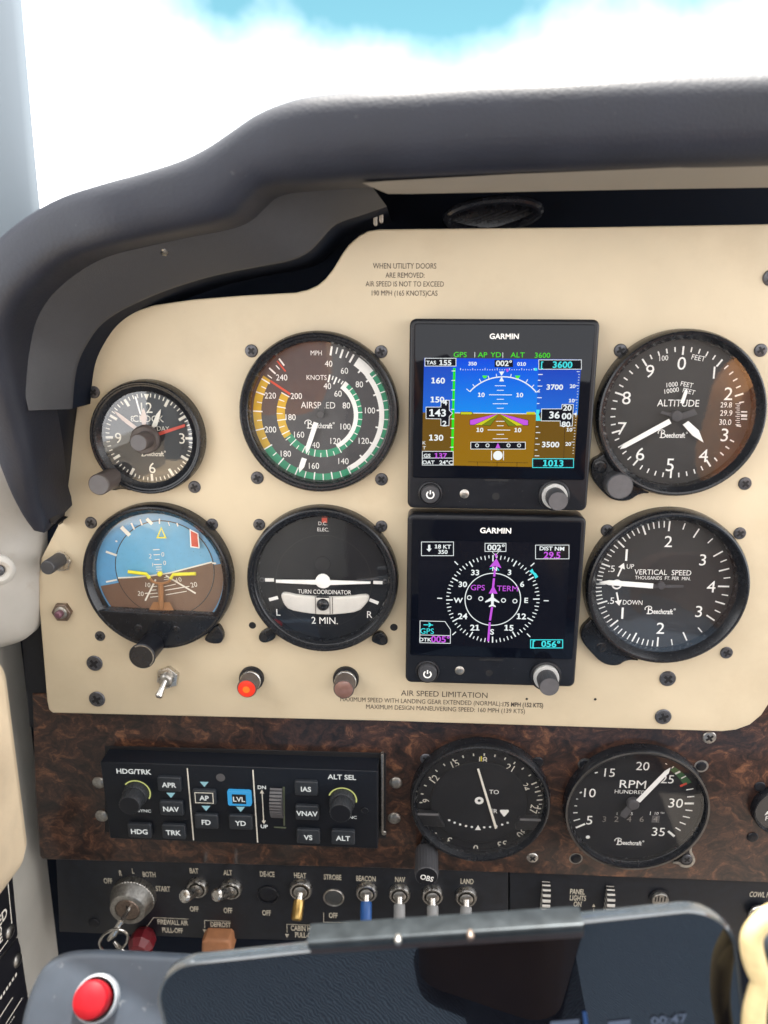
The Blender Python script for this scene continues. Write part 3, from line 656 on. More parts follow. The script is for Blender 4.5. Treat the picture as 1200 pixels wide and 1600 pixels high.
# armrest
AR = root('armrest', 'padded cream leather armrest along the left wall', 'armrest')
b = MB()
xr = Wp(30, 1200, .09)[0]
z1 = Wp(36, 1040, .09)[2]; z0 = Wp(38, 1345, .09)[2]
prof = rrect(XW - .03, z0 - .008, xr, z1 + .010, .018, 8)
rings = [[(x, -.085 + .0, z) for x, z in inset(prof, .008)], [(x, -.088, z) for x, z in inset(prof, .002)], [(x, -.094, z) for x, z in prof], [(x, -.34, z) for x, z in prof]]
b.loft(rings, True, True, True); build('pad', b, 'arm', AR, 60)
# placards on the wall under the armrest
def placard(name, label, pts, lines, texts, scr):
    T = Thing(name, label, 'placard', FW, *pts[0], .0)
    b = MB(); b.prism([T.L(*p, .0015) for p in pts], 0, .0015, .0003); T.part('plate', b, 'placard')
    b = MB()
    for A, B_ in lines: b.line(T.L(*A, .0017), T.L(*B_, .0017), .0008, .0017)
    if not texts:                      # rows too small and slanted to read: dashes
        for A, B_, n in (((175, 1075), (-100, 1490), 9), ((132, 1325), (-100, 1680), 1), ((232, 1330), (60, 1600), 1), ((150, 1520), (20, 1720), 8)):
            for i in range(n):
                u, v = i / n, (i + (.62 if n > 1 else 1)) / n
                q = lambda t: T.L(*f(A[0] + (B_[0] - A[0]) * t, A[1] + (B_[1] - A[1]) * t), .0017)
                b.line(q(u), q(v), .0020 if n == 9 else .0008, .0017)
    for s, x, y, h, sh in texts: b.text(s, *T.L(x, y, .0017), h, .0017, 'b', .9, al='r', rot=sh)
    T.part('lettering', b, 'lume')
    for x, y in scr:
        q = MB(); p = T.L(x, y, .0017); q.lathe([(.0042, .001), (.0042, .002), (.003, .003), (.001, .0033)], *p, 24); s_ = T.part('screw', q, 'dsteel')
        q = MB(); q.line((p[0] - .002, p[1] - .001), (p[0] + .002, p[1] + .001), .0008, .0034); T.part('screw_recess', q, 'slot', s_)
c3 = C(0, 1360, 6.6667)
f = lambda x, y: c3(x, y)
placard('placard', 'black placard with the letters TED below the cream armrest', [f(-140, 230), f(130, 40), f(187, 675), f(-140, 1090)], [(f(80, 95), f(125, 570)), (f(100, 705), f(-100, 985))],
        [('TED', *f(72, 420), .0062, 0), ('D', *f(18, 602), .0050, 0), ('E', *f(24, 685), .0050, 0)], [f(103, 640)])
placard('placard', 'lower black placard with rows of tiny slanted lettering by the grey yoke plate', [f(-140, 1130), f(187, 702), f(215, 800), f(330, 1560), f(330, 1900), f(-140, 1900)], [],
        [], [f(182, 935)])
# ================================================================== round instruments
def bezel(T, c, cx, cy, rpx, inner=.84, h=.008, mat='bezel', wd=.001, parts=True, name='bezel', rim=.0, n=96, step=True):
    """outer ring whose front rim is seen at (cx, cy) with radius rpx (crop units)"""
    px, py = c(cx, cy); x, y = T.L(px, py, h); s = (c(1, 0)[0] - c(0, 0)[0])
    r = rpx * s * T.k(px, py, h)
    b = MB()
    ri = r * inner
    prof = [(r * 1.01, 0), (r * 1.01, h * .55), (r, h * .8), (r * .985, h * .95), (r * .965, h), (r * .945, h * .985)]
    if step: prof += [(r * .930, h * .86), (r * .905, h * .84), (r * .895, h * .80)]
    prof += [(ri + r * .012, h * .62), (ri, h * .5), (ri, wd - .0004)]
    b.lathe(prof, x, y, n, cap=False)
    o = T.part(name, b, mat, angle=28)
    return o, x, y, r, ri
class Dial:
    """printed face: its centre is seen at (cx, cy); r() turns crop-radius into metres"""
    def __init__(s, T, c, cx, cy, w, R_=None, mat='dial', bx=None):
        s.T = T; s.c = c; s.w = w; s.s = c(1, 0)[0] - c(0, 0)[0]
        px, py = c(cx, cy); s.x, s.y = T.L(px, py, w); s.k = T.k(px, py, w) * s.s
        b = MB()
        if bx: b.disc(bx[0], bx[1], bx[2] * 1.02, w, 96)
        else: b.disc(s.x, s.y, R_ * s.k, w, 96)
        s.o = T.part('dial', b, mat)
    def p(s, x, y, dw=0): return s.T.L(*s.c(x, y), s.w + dw)
    def tx(s, b, body, x, y, h, wt='r', sx=1.0, rot=0.0, al='c', dz=.0002, sp=0.0, shear=0.0):
        """h is the seen letter height in crop units (foreshortening undone)"""
        a, d = s.p(x, y - h / 2), s.p(x, y + h / 2); hh = math.hypot(a[0] - d[0], a[1] - d[1])
        return b.text(body, *s.p(x, y), hh, s.w + dz, wt, sx, rot, al, sp, shear)
    def tick(s, b, a, r0, r1, w, dz=.0002, w1=None): return b.tick(s.x, s.y, a, r0 * s.k, r1 * s.k, w * s.k, s.w + dz, None if w1 is None else w1 * s.k)
    def arc(s, b, r0, r1, a0, a1, dz=.0001): return b.arc(s.x, s.y, r0 * s.k, r1 * s.k, a0, a1, s.w + dz)
    def script(s, b, x, y, wid, dz=.0002):
        """maker's script: swash capital, small slanted serif letters, a ring at the end"""
        k = s.k; p = s.p(x, y); x0 = p[0] - wid / 2 * k; u = wid * k / 100
        def P(pts): return [(x0 + a * u, p[1] + b_ * u) for a, b_ in pts]
        b.path(P(smooth_pts([(1, 5), (0, 11), (5, 17), (14, 19), (22, 15), (22, 9), (15, 6), (11, 6)], 2)), 2.8 * u, s.w + dz)
        b.path(P(smooth_pts([(13, 6), (22, 5), (27, 0), (25, -7), (16, -9), (7, -8)], 2)), 3.2 * u, s.w + dz + .00002)
        b.path(P([(12, 15), (12, -8)]), 3.6 * u, s.w + dz + .00004)
        b.text('eechcraft', x0 + 29 * u, p[1] + 0.5 * u, 17.5 * u, s.w + dz, 'b', .66, 0, 'l', .02)
        b.arc(x0 + 98 * u, p[1] + 9 * u, 1.7 * u, 3.3 * u, 0, 360, s.w + dz, 16)
    def part(s, name, b, mat, parent=None, label=None): return s.T.part(name, b, mat, parent, label)
def pane(T, x, y, r, w, n=64):
    b = MB(); b.disc(x, y, r, w, n); return T.part('glass', b, 'glass')
def needle(D_, name, pts, dz, mat='white', th=.0004):
    b = MB(); b.prism([D_.p(*q, dz) for q in pts], D_.w + dz - th, D_.w + dz, .0001); return D_.part(name, b, mat)
def lug_knob(T, c, bx, by, wb, tx, ty, wt, rb, rt, name='knob', mat='knob', top='knobtop', knurl=.0, n=48):
    """knob standing on the panel: base circle seen at (bx,by) raised wb, cap seen at (tx,ty) raised wt"""
    s = c(1, 0)[0] - c(0, 0)[0]
    x, y = T.L(*c(tx, ty), wt); k = T.k(*c(tx, ty), wt) * s; r = rt * k; r0 = rb * k
    b = MB(); b.lathe([(r0, wb), (r0, wt - .0016), (r * 1.0, wt - .0012), (r, wt - .0005), (r * .93, wt)], x, y, n, True, knurl)
    o = T.part(name, b, mat, angle=30)
    b = MB(); b.disc(x, y, r * .90, wt + .0001, 40); T.part('knob_cap', b, top, o)
    return o

# ---------------------------------------------------------------- clock
c = C(100, 560, 4)
T = Thing('clock', 'small round clock with numerals 12, 3, 6 and 9 at the panel\'s upper left', 'clock', F0, *c(505, 502), .008)
o, x, y, r, ri = bezel(T, c, 505, 502, 352, .80, .008)
d = Dial(T, c, 533, 496, .0008, bx=(x, y, ri))
b = MB()
for i in range(60):
    a = i * 6
    if i == 0: d.tick(b, a, 232, 276, 36, w1=4) if False else b.poly([d.p(500, 222), d.p(532, 222), d.p(517, 262)], d.w + .0002)
    elif i % 15 == 0: d.tick(b, a, 226, 274, 15)
    elif i % 5 == 0: d.tick(b, a, 222, 270, 17)
    else: d.tick(b, a, 248, 272, 6.5)
d.part('minute_marks', b, 'lume', d.o)
b = MB()
for s, X, Y in (('12', 517, 308), ('3', 738, 500), ('6', 552, 684), ('9', 340, 497)): d.tx(b, s, X, Y, 64, 'r')
d.part('numerals', b, 'lume', d.o)
b = MB(); d.tx(b, '8', 428, 377, 34, 'r'); d.tx(b, 'CLOCK', 527, 377, 40, 'r', 1.0); d.tx(b, 'DAY', 620, 438, 27); d.script(b, 553, 596, 165); d.part('lettering', b, 'lume', d.o)
needle(d, 'minute_hand', [(312, 328), (345, 345), (408, 392), (470, 440), (455, 455), (385, 405), (335, 360)], .0022, 'pink')
needle(d, 'hour_hand', [(604, 317), (602, 350), (580, 425), (545, 440), (548, 420), (575, 352)], .0018, 'lume')
needle(d, 'second_hand', [(440, 238), (450, 238), (482, 350), (474, 352)], .0026, 'white')
needle(d, 'elapsed_hand', [(497, 308), (518, 372), (510, 415), (490, 415), (474, 370)], .0014, 'pink', .0003)
needle(d, 'red_hand', [(588, 462), (755, 410), (757, 428), (592, 484)], .0015, 'red', .0003)
pane(T, x, y, ri * 1.01, .0048)
lug_knob(T, c, 505, 508, .0045, 497, 512, .0082, 90, 86, 'setting_ring', 'knobbrown', 'knobbrown')
lug_knob(T, c, 505, 508, .008, 465, 528, .0185, 54, 54, 'setting_knob', 'knobbrown', 'knobtop')
# shaft lug and corner knob
b = MB(); b.prism([T.L(*c(*q), .003) for q in smooth_pts([(235, 635), (250, 700), (235, 760), (300, 830), (370, 810), (430, 830), (400, 800), (305, 735)], 2, True)], 0, .004, .0005); T.part('knob_lug', b, 'bezel')
lug_knob(T, c, 300, 730, .002, 216, 790, .0215, 66, 66, 'corner_knob', 'knobbrown', 'knobtop')
for X, Y in ((187, 211), (816, 803)): screw(T, *c(X, Y), 9.6)

# ---------------------------------------------------------------- airspeed indicator
c = C(350, 500, 4)
T = Thing('airspeed_indicator', 'round airspeed gauge with green, yellow and white arcs on grey face', 'airspeed gauge', F0, *c(587, 588), .008)
o, x, y, r, ri = bezel(T, c, 587, 588, 499, .875, .008)
d = Dial(T, c, 606, 592, .0008, bx=(x, y, ri), mat='dialg')
b = MB()
d.arc(b, 373, 424, 152, 239); d.arc(b, 396, 424, 50, 153); d.arc(b, 222, 266, 150, 237); d.arc(b, 233, 258, 42, 153)
d.part('green_arc', b, 'green', d.o)
b = MB(); d.arc(b, 366, 425, 34, 50); d.arc(b, 363, 394, 50, 153); d.arc(b, 205, 258, 36.5, 43); d.arc(b, 205, 232, 43, 154); d.part('white_arc', b, 'white', d.o)
b = MB(); d.arc(b, 374, 425, 239, 304); d.arc(b, 226, 277, 237, 299); d.part('yellow_arc', b, 'yellow', d.o)
b = MB(); d.tick(b, 303.5, 226, 372, 13, .00025); d.tick(b, 321, 340, 420, 9, .00022); d.part('red_line', b, 'red', d.o)
b = MB()
MPH = [(40, 10), (50, 19.5), (60, 29.3), (70, 42), (80, 54), (90, 69.5), (100, 85), (110, 102), (120, 119), (130, 136), (140, 153.6), (150, 170.5), (160, 187), (170, 204), (180, 221), (190, 238.5), (200, 256), (210, 272.5), (220, 289), (230, 301), (240, 312), (250, 323.5)]
for i, (v, a) in enumerate(MPH):
    if v in (40, 50, 60): d.tick(b, a, 368, 423, 12, .00022)
    elif v >= 240: d.tick(b, a, 372, 424, 10, .00022)
    elif 62 < v < 140: d.tick(b, a, 348, 366, 10, .00022); d.tick(b, a, 393, 425, 7, .00022)
    else: d.tick(b, a, 366, 425, 8, .00022)
    if i + 1 < len(MPH):
        a2 = (a + MPH[i + 1][1]) / 2
        if v < 60: d.tick(b, a2, 384, 424, 8, .00022)
        elif v < 140: d.tick(b, a2, 395, 424, 6, .00022)
        else: d.tick(b, a2, 373, 405 if v > 170 else 424, 6, .00022)
KT = [(40, 13.5), (50, 23.5), (60, 34), (70, 50), (80, 68), (90, 86), (100, 106), (110, 130), (120, 152), (130, 172), (140, 190), (150, 207), (160, 225.5), (170, 243), (180, 262), (190, 280), (200, 299)]
for i, (v, a) in enumerate(KT):
    if v <= 50: d.tick(b, a, 206, 253, 10, .00022)
    elif v == 60: d.tick(b, a, 228, 252, 7, .00022)
    elif v < 120: d.tick(b, a, 232, 259, 6, .00022)
    else: d.tick(b, a, 222 if v < 230 else 226, 268 if v < 160 else 278, 6, .00022)
    if i + 1 < len(KT):
        a2 = (a + KT[i + 1][1]) / 2
        if v < 60: d.tick(b, a2, 226, 252, 7, .00022)
        elif v >= 120: d.tick(b, a2, 240, 268 if v < 160 else 277, 5, .00022)
        else: d.tick(b, a2, 234, 258, 5, .00022)
d.part('scale_marks', b, 'white', d.o)
b = MB()
for s, X, Y in (('40', 654, 273), ('60', 753, 317), ('80', 846, 402), ('100', 913, 565), ('120', 874, 755), ('140', 747, 882), ('160', 563, 911), ('180', 387, 835), ('200', 291, 684), ('220', 290, 472), ('240', 361, 359),
                ('40', 646, 413), ('60', 713, 460), ('80', 765, 534), ('100', 760, 666), ('120', 697, 756), ('140', 566, 781), ('160', 470, 716), ('180', 417, 607), ('200', 452, 475)):
    d.tx(b, s, X, Y, 37, 'r', .92)
d.part('numerals', b, 'white', d.o)
b = MB(); d.tx(b, 'MPH', 577, 206, 29, 'r', .9); d.tx(b, 'KNOTS', 579, 359, 30, 'r', .9); d.tx(b, 'AIRSPEED', 588, 532, 40, 'r', .88); d.script(b, 597, 660, 185); d.part('lettering', b, 'white', d.o)
n_ = needle(d, 'needle', [(560, 636), (590, 646), (536, 806), (514, 838), (508, 800)], .0030)
def nt_(name, pts, mat='dialg', dz=.0026): return needle(d, name, pts, dz, mat)
b = MB(); b.prism([d.p(*q, .003) for q in ((486, 860), (517, 870), (500, 922), (470, 955), (468, 915))], d.w + .0026, d.w + .003, .0001); d.part('needle_tip', b, 'white', n_)
b = MB(); b.lathe([(24 * d.k, .001), (24 * d.k, .0036), (20 * d.k, .004)], *d.p(600, 590, .003), 32); b.prism([d.p(*q, .0028) for q in ((588, 600), (612, 600), (640, 512), (612, 506))], d.w + .002, d.w + .0028); d.part('needle_hub', b, 'dialg', n_)
pane(T, x, y, ri * 1.01, .0050)
for X, Y in ((172, 193), (982, 198), (208, 986), (984, 995)): screw(T, *c(X, Y), 10)

# ---------------------------------------------------------------- altimeter
c = C(900, 500, 4)
T = Thing('altimeter', 'round altimeter numbered 0 to 9 with two white hands and black knob', 'altimeter', F0, *c(667, 597), .010)
o, x, y, r, ri = bezel(T, c, 667, 597, 532, .885, .010, step=False)
d = Dial(T, c, 630, 584, .0008, bx=(x, y, ri * .99))
b = MB()
for i in range(50):
    a = i * 7.2
    if 84 < a < 96 or 101 < a < 114: continue
    if i % 5 == 0: d.tick(b, a, 366, 419, 11)
    else: d.tick(b, a, 386, 416, 8)
for i in range(11): b.line(d.p(995 + (i % 2) * 8, 523 + i * 13), d.p(1022 + (6 if i % 5 == 0 else 0), 524 + i * 13), 4 * d.k, d.w + .0003)
for yy, w_ in ((573, 9), (597, 16), (618, 8)): b.line(d.p(1030, yy), d.p(1068, yy + 1), w_ * d.k, d.w + .0003)
d.part('scale_marks', b, 'white', d.o)
b = MB()
for s, X, Y in (('0', 660, 271), ('2', 952, 461), ('3', 928, 718), ('4', 796, 848), ('5', 587, 905), ('6', 401, 838), ('7', 287, 678), ('8', 315, 487), ('9', 462, 320)): d.tx(b, s, X, Y, 78, 'r', 1.05)
b.line(d.p(866, 291), d.p(859, 366), 11 * d.k, d.w + .0002)
d.part('numerals', b, 'white', d.o)
b = MB(); d.tx(b, '100', 548, 238, 31, 'r', .95, 6); d.tx(b, 'FEET', 765, 237, 31, 'r', .95, -10); d.tx(b, '1000', 600, 403, 28, 'r', .95, 7); d.tx(b, 'FEET', 693, 403, 28, 'r', .95, -10)
d.tx(b, '10000', 597, 440, 28, 'r', .95, 10); d.tx(b, 'FEET', 706, 446, 28, 'r', .95, -13); d.tx(b, 'ALTITUDE', 638, 519, 42, 'r', .92); d.script(b, 602, 720, 185)
d.tx(b, '29.8', 938, 530, 32, 'r', .9); d.tx(b, '29.9', 938, 581, 34, 'r', .9); d.tx(b, '30.0', 932, 638, 34, 'r', .9)
d.part('lettering', b, 'white', d.o)
needle(d, 'long_hand', [(582, 618), (597, 646), (310, 800), (276, 808), (293, 776)], .0032)
needle(d, 'short_hand', [(668, 655), (703, 632), (768, 690), (798, 766), (728, 722)], .0026)
needle(d, 'small_hand', [(652, 518), (673, 525), (698, 452), (690, 430), (678, 448)], .0020)
b = MB(); b.lathe([(34 * d.k, .001), (34 * d.k, .0044), (26 * d.k, .0048)], *d.p(630, 600, .003), 32)
b.prism([d.p(*q, .0024) for q in ((540, 570), (640, 590), (740, 555), (760, 590), (660, 625), (530, 585))], d.w + .0018, d.w + .0024, .0001); d.part('hand_hub', b, 'dialg')
pane(T, x, y, ri * 1.01, .0060)
b = MB(); b.prism([T.L(*c(*q), .005) for q in smooth_pts([(215, 790), (160, 850), (95, 880), (95, 985), (160, 1070), (230, 1130), (330, 1135), (400, 1085), (470, 1085), (440, 1050), (305, 940)], 2, True)], 0, .005, .0007); T.part('knob_lug', b, 'bezel')
screw(T, *c(152, 918), 11, .005, 'bezel', h=.0005, slot=True)
lug_knob(T, c, 250, 1010, .005, 275, 1042, .0135, 85, 85, 'setting_knob', 'knob', 'knobtop', .03)
for X, Y in ((277, 190), (1153, 189), (1055, 1022)): screw(T, *c(X, Y), 10.5)

# ---------------------------------------------------------------- vertical speed indicator
c = C(890, 790, 3.871)
T = Thing('vertical_speed_indicator', 'round vertical speed gauge with its white needle level at zero', 'vertical speed gauge', F0, *c(600, 512), .010)
o, x, y, r, ri = bezel(T, c, 600, 512, 497, .865, .010, step=False)
d = Dial(T, c, 560, 480, .0008, bx=(x, y, ri * .985))
def va(v):        # scale value 0..4 -> degrees from the left
    P = [(0, 0), (.5, 19), (1, 43.5), (1.5, 68), (2, 91), (2.5, 117), (3, 146.5), (3.5, 163.5), (4, 180)]
    for (v0, a0), (v1, a1) in zip(P, P[1:]):
        if v <= v1: return a0 + (a1 - a0) * (v - v0) / (v1 - v0)
b = MB()
for sg in (1, -1):
    for i in range(0, 21):
        v = i / 10; a = 270 + sg * va(v)
        if i == 0: d.tick(b, a, 345, 408, 11)
        elif i % 5 == 0: d.tick(b, a, 345, 408, 10)
        else: d.tick(b, a, 368, 408, 7)
    for v in (2.25, 2.5, 2.75, 3, 3.25, 3.5, 3.75): d.tick(b, 270 + sg * va(v), 345 if v in (2.5, 3, 3.5) else 368, 408, 9 if v in (2.5, 3, 3.5) else 7)
d.tick(b, 90, 336, 404, 10)
d.part('scale_marks', b, 'white', d.o)
b = MB()
for s, X, Y, h in (('2', 597, 217, 66), ('3', 805, 328, 66), ('4', 856, 490, 68), ('3', 781, 640, 66), ('2', 549, 741, 66), ('.5', 254, 381, 38), ('.5', 250, 574, 38)): d.tx(b, s, X, Y, h, 'r', 1.05)
b.line(d.p(346, 263), d.p(341, 333), 13 * d.k, d.w + .0002); b.line(d.p(321, 616), d.p(317, 684), 13 * d.k, d.w + .0002)
d.arc(b, 0, 0, 0, 1) if False else None
z0 = d.p(285, 476); b.arc(*z0, 22 * d.k, 32 * d.k, 0, 360, d.w + .0002, 32)
d.part('numerals', b, 'white', d.o)
b = MB(); d.tx(b, 'UP', 367, 367, 27, 'r', .9); d.tx(b, 'DOWN', 381, 585, 27, 'r', .85); d.tx(b, 'VERTICAL  SPEED', 563, 403, 31, 'r', .92); d.tx(b, 'THOUSANDS  FT. PER  MIN.', 563, 438, 20, 'r', .87); d.script(b, 545, 640, 185)
for A, B_ in (((291, 427), (328, 346)), ((284, 524), (300, 605))):
    p0, p1 = Vector(d.p(*A)), Vector(d.p(*B_)); dv = (p1 - p0).normalized(); nn = Vector((-dv.y, dv.x)); e = p1 - dv * 36 * d.k
    b.line(tuple(p0), tuple(e), 10 * d.k, d.w + .0002); b.poly([tuple(p1), tuple(e + nn * 22 * d.k), tuple(e - nn * 22 * d.k)], d.w + .0002)
d.part('lettering', b, 'white', d.o)
n_ = needle(d, 'needle', [(507, 472), (504, 502), (240, 482), (178, 464), (240, 452)], .0026)
b = MB(); b.lathe([(24 * d.k, .001), (24 * d.k, .0036), (19 * d.k, .004)], *d.p(556, 488, .003), 32); b.prism([d.p(*q, .0024) for q in ((505, 477), (690, 482), (690, 496), (504, 500))], d.w + .0018, d.w + .0024); d.part('needle_hub', b, 'dialg', n_)
pane(T, x, y, ri * 1.01, .0060)
b = MB(); b.prism([T.L(*c(*q), .004) for q in smooth_pts([(165, 650), (130, 690), (70, 745), (68, 815), (130, 890), (200, 960), (290, 975), (345, 935), (430, 940), (390, 920), (245, 810)], 2, True)], 0, .004, .0007); T.part('lug', b, 'bezel')
screw(T, *c(192, 857), 8, .004, 'bezel', h=.0004, slot=True)
for X, Y in ((226, 150), (1028, 167), (948, 889)): screw(T, *c(X, Y), 10)

# ---------------------------------------------------------------- turn coordinator
c = C(350, 780, 3.871)
T = Thing('turn_coordinator', 'round turn coordinator with white wing bar and slip ball tube', 'turn coordinator', F0, *c(590, 503), .008)
o, x, y, r, ri = bezel(T, c, 590, 503, 457, .865, .008)
d = Dial(T, c, 603, 497, .0008, bx=(x, y, ri), mat='dialk')
b = MB(); d.arc(b, 287, 291, 0, 360, .0002); d.part('inner_groove', b, 'slot', d.o)
b = MB()
for X, Y, a, w_, h_ in ((276, 487, 1, 54, 22), (300, 600, 17, 58, 21), (931, 503, -1, 56, 20), (907, 617, -22, 58, 21)):
    p = d.p(X, Y); ca, sa = math.cos(R(a)), math.sin(R(a)); w2, h2 = w_ / 2 * d.k, h_ / 2 * d.k
    b.poly([(p[0] + u * ca - v * sa, p[1] + u * sa + v * ca) for u, v in ((-w2, -h2), (w2, -h2), (w2, h2), (-w2, h2))], d.w + .0003)
d.part('bank_marks', b, 'white', d.o)
b = MB(); d.tx(b, 'TURN COORDINATOR', 608, 560, 25, 'r', .80); d.tx(b, '2 MIN.', 609, 733, 40, 'r', .93); d.tx(b, 'L', 329, 683, 40, 'r', .95); d.tx(b, 'R', 881, 697, 40, 'r', .95)
d.tx(b, 'D.C.', 598, 146, 21, 'r', .95); d.tx(b, 'ELEC.', 600, 183, 21, 'r', .95); d.part('lettering', b, 'white', d.o)
b = MB(); b.rect(*d.p(592, 142), *d.p(624, 112), d.w + .00015); d.part('warning_flag', b, 'red')
b = MB(); b.prism([d.p(*q, .003) for q in ((312, 490), (550, 492), (556, 478), (568, 463), (586, 455), (603, 455), (622, 463), (636, 478), (640, 493), (886, 502), (886, 514), (642, 521), (628, 534), (608, 541), (588, 540), (570, 532), (556, 519), (313, 508))], d.w + .0018, d.w + .0028, .0003); d.part('wing_bar', b, 'white')
def tubew(pts): return [d.p(*q, .001) for q in pts]
b = MB(); b.prism(tubew(smooth_pts([(345, 585), (352, 565), (380, 563), (450, 580), (600, 592), (770, 586), (850, 574), (876, 580), (880, 600), (862, 630), (815, 680), (700, 694), (600, 697), (500, 688), (395, 668), (362, 632)], 1, True)), d.w - .0002, d.w + .0022, .0010)
tb = d.part('slip_tube', b, 'milky')
b = MB(); b.rect(*d.p(560, 694, .0024), *d.p(634, 590, .0024), d.w + .0019)
b.lathe([(0.0385 * 0 + 39 * d.k, d.w + .0019), (36 * d.k, d.w + .0030), (26 * d.k, d.w + .0038), (12 * d.k, d.w + .0042)], *d.p(597, 641, .003), 32); d.part('slip_ball', b, 'blackg', tb)
b = MB()
for X in (553, 640, 655): b.line(d.p(X, 592, .0024), d.p(X + 2, 694, .0024), 4 * d.k, d.w + .00235)
d.part('tube_wire', b, 'knobbrown', tb)
for X, Y in ((231, 486), (975, 496)): screw(T, *c(X, Y), 4, d.w, 'screw', h=.0005)
b = MB(); b.lathe([(46 * d.k, d.w), (44 * d.k, d.w + .0004), (20 * d.k, d.w + .0006)], *d.p(598, 390), 32); T.part('pivot_cover', b, 'dialk')
pane(T, x, y, ri * 1.01, .0050)
for pts, hx, hy in (([(300, 770), (320, 840), (262, 870), (222, 868), (206, 840), (216, 812), (250, 790)], 243, 838), ([(890, 860), (900, 820), (950, 800), (985, 840), (992, 865), (978, 884), (945, 886), (912, 872)], 962, 856)):
    b = MB(); b.prism([T.L(*c(*q), .003) for q in smooth_pts(pts, 2, True)], 0, .003, .0006); g = T.part('lug', b, 'bezel')
    b = MB(); b.disc(*T.L(*c(hx, hy), .003), 19 * d.k, .0031, 24); T.part('lug_slot', b, 'slot', g)
for X, Y in ((213, 153), (952, 163)): screw(T, *c(X, Y), 9.3)

# ---------------------------------------------------------------- attitude indicator
c = C(40, 780, 3.529)
T = Thing('attitude_indicator', 'round attitude gyro with blue sky, brown ground and yellow bar', 'attitude indicator', F0, *c(717, 443), .008)
o, x, y, r, ri = bezel(T, c, 717, 443, 410, .875, .008, step=False)
d = Dial(T, c, 745, 415, .0006, bx=(x, y, ri * .98), mat='sky')
X0, Y0, rr_ = x, y, ri * .975
def half(b, hl, hr, cxy, rad, dz, brown=True):
    """the part of a disc below the line hl - hr (local points)"""
    pts = []; n = 90
    for i in range(n):
        a = 2 * PI * i / n; q = (cxy[0] + rad * math.cos(a), cxy[1] + rad * math.sin(a))
        s_ = (hr[0] - hl[0]) * (q[1] - hl[1]) - (hr[1] - hl[1]) * (q[0] - hl[0]); pts.append((s_ < 0, q))
    k = next(i for i in range(n) if pts[i][0] and not pts[i - 1][0]); pts = pts[k:] + pts[:k]
    return [q for s_, q in pts if s_]
b = MB(); seg = half(b, d.p(450, 455), d.p(1050, 352), (X0, Y0), rr_, 0); b.poly(seg, d.w + .0001); d.part('outer_ground', b, 'earth', d.o)
ic = d.p(768, 385); ir = 268 * d.k
b = MB(); b.disc(*ic, ir * 1.02, d.w + .00018, 72); d.part('ball_outline_ring', b, 'dial', d.o)  # dark outline ring around the horizon ball
b = MB(); b.disc(*ic, ir, d.w + .0003, 72); ball = d.part('horizon_ball', b, 'skyl')
hp = [d.p(512, 432), d.p(600, 428), d.p(690, 420), d.p(745, 413), d.p(800, 404), d.p(1028, 345)]
b = MB(); seg = half(b, hp[0], hp[-1], ic, ir * .999, 0)
b.poly([q for q in seg] + [q for q in (hp[::-1] if math.hypot(seg[-1][0] - hp[-1][0], seg[-1][1] - hp[-1][1]) < math.hypot(seg[-1][0] - hp[0][0], seg[-1][1] - hp[0][1]) else hp)], d.w + .0004); d.part('ball_ground', b, 'earth', ball)
b = MB(); b.path(hp, 8 * d.k, d.w + .0006); b.line(d.p(446, 454), d.p(506, 442), 9 * d.k, d.w + .0006); b.line(d.p(1030, 350), d.p(1052, 352), 9 * d.k, d.w + .0006)
for p_, q_, w_ in (((705, 277), (741, 275), 5), ((708, 304), (743, 303), 5), ((714, 331), (741, 330), 4), ((709, 358), (753, 357), 5), ((720, 372), (752, 371), 4), ((722, 384), (754, 383), 4), ((724, 395), (756, 394), 4), ((720, 440), (662, 557), 9), ((775, 418), (940, 517), 9),
                  ((660, 517), (684, 515), 5), ((700, 480), (728, 477), 4), ((690, 500), (724, 497), 4), ((678, 520), (730, 515), 4), ((690, 538), (735, 533), 4), ((765, 480), (830, 466), 4), ((770, 500), (905, 478), 5), ((775, 525), (890, 505), 4), ((822, 446), (835, 444), 4),
                  ((765, 430), (790, 425), 3), ((765, 442), (797, 436), 3), ((765, 455), (806, 448), 3)): b.line(d.p(*p_), d.p(*q_), w_ * d.k, d.w + .0007)
for s, X, Y, h in (('2', 690, 312, 24), ('0', 759, 302, 24), ('1', 703, 358, 20), ('0', 769, 349, 24), ('10', 677, 470, 24), ('20', 637, 518, 24), ('10', 848, 441, 24), ('20', 930, 469, 26)): d.tx(b, s, X, Y, h, 'r', .95, 12 if X > 800 else -6, dz=.0007)
d.part('pitch_lines', b, 'lume', ball)
b = MB()
for p_, q_, w_ in (((585, 130), (602, 166), 9), ((633, 110), (645, 142), 7), ((670, 106), (700, 136), 18), ((740, 106), (740, 134), 7), ((788, 124), (796, 146), 4), ((836, 130), (842, 148), 7), ((530, 152), (576, 198), 22), ((445, 287), (505, 308), 12), ((498, 228), (508, 232), 9)): b.line(d.p(*p_), d.p(*q_), w_ * d.k, d.w + .0006)
d.part('bank_marks', b, 'lume', d.o)
b = MB(); b.path([d.p(*q, .002) for q in ((748, 158), (726, 212), (772, 212))], 8 * d.k, d.w + .002, True); d.part('bank_pointer', b, 'yel')
b = MB()
for pts in ([(566, 400), (664, 412), (684, 436)], [(938, 411), (814, 415), (800, 438)]):
    b.tube([(*d.p(*q, .003), d.w + .003) for q in pts], 9.5 * d.k, 10)
b.lathe([(14 * d.k, d.w + .002), (14 * d.k, d.w + .0032), (8 * d.k, d.w + .0038)], *d.p(739, 413, .003), 24); ac = d.part('aircraft_symbol', b, 'yel')
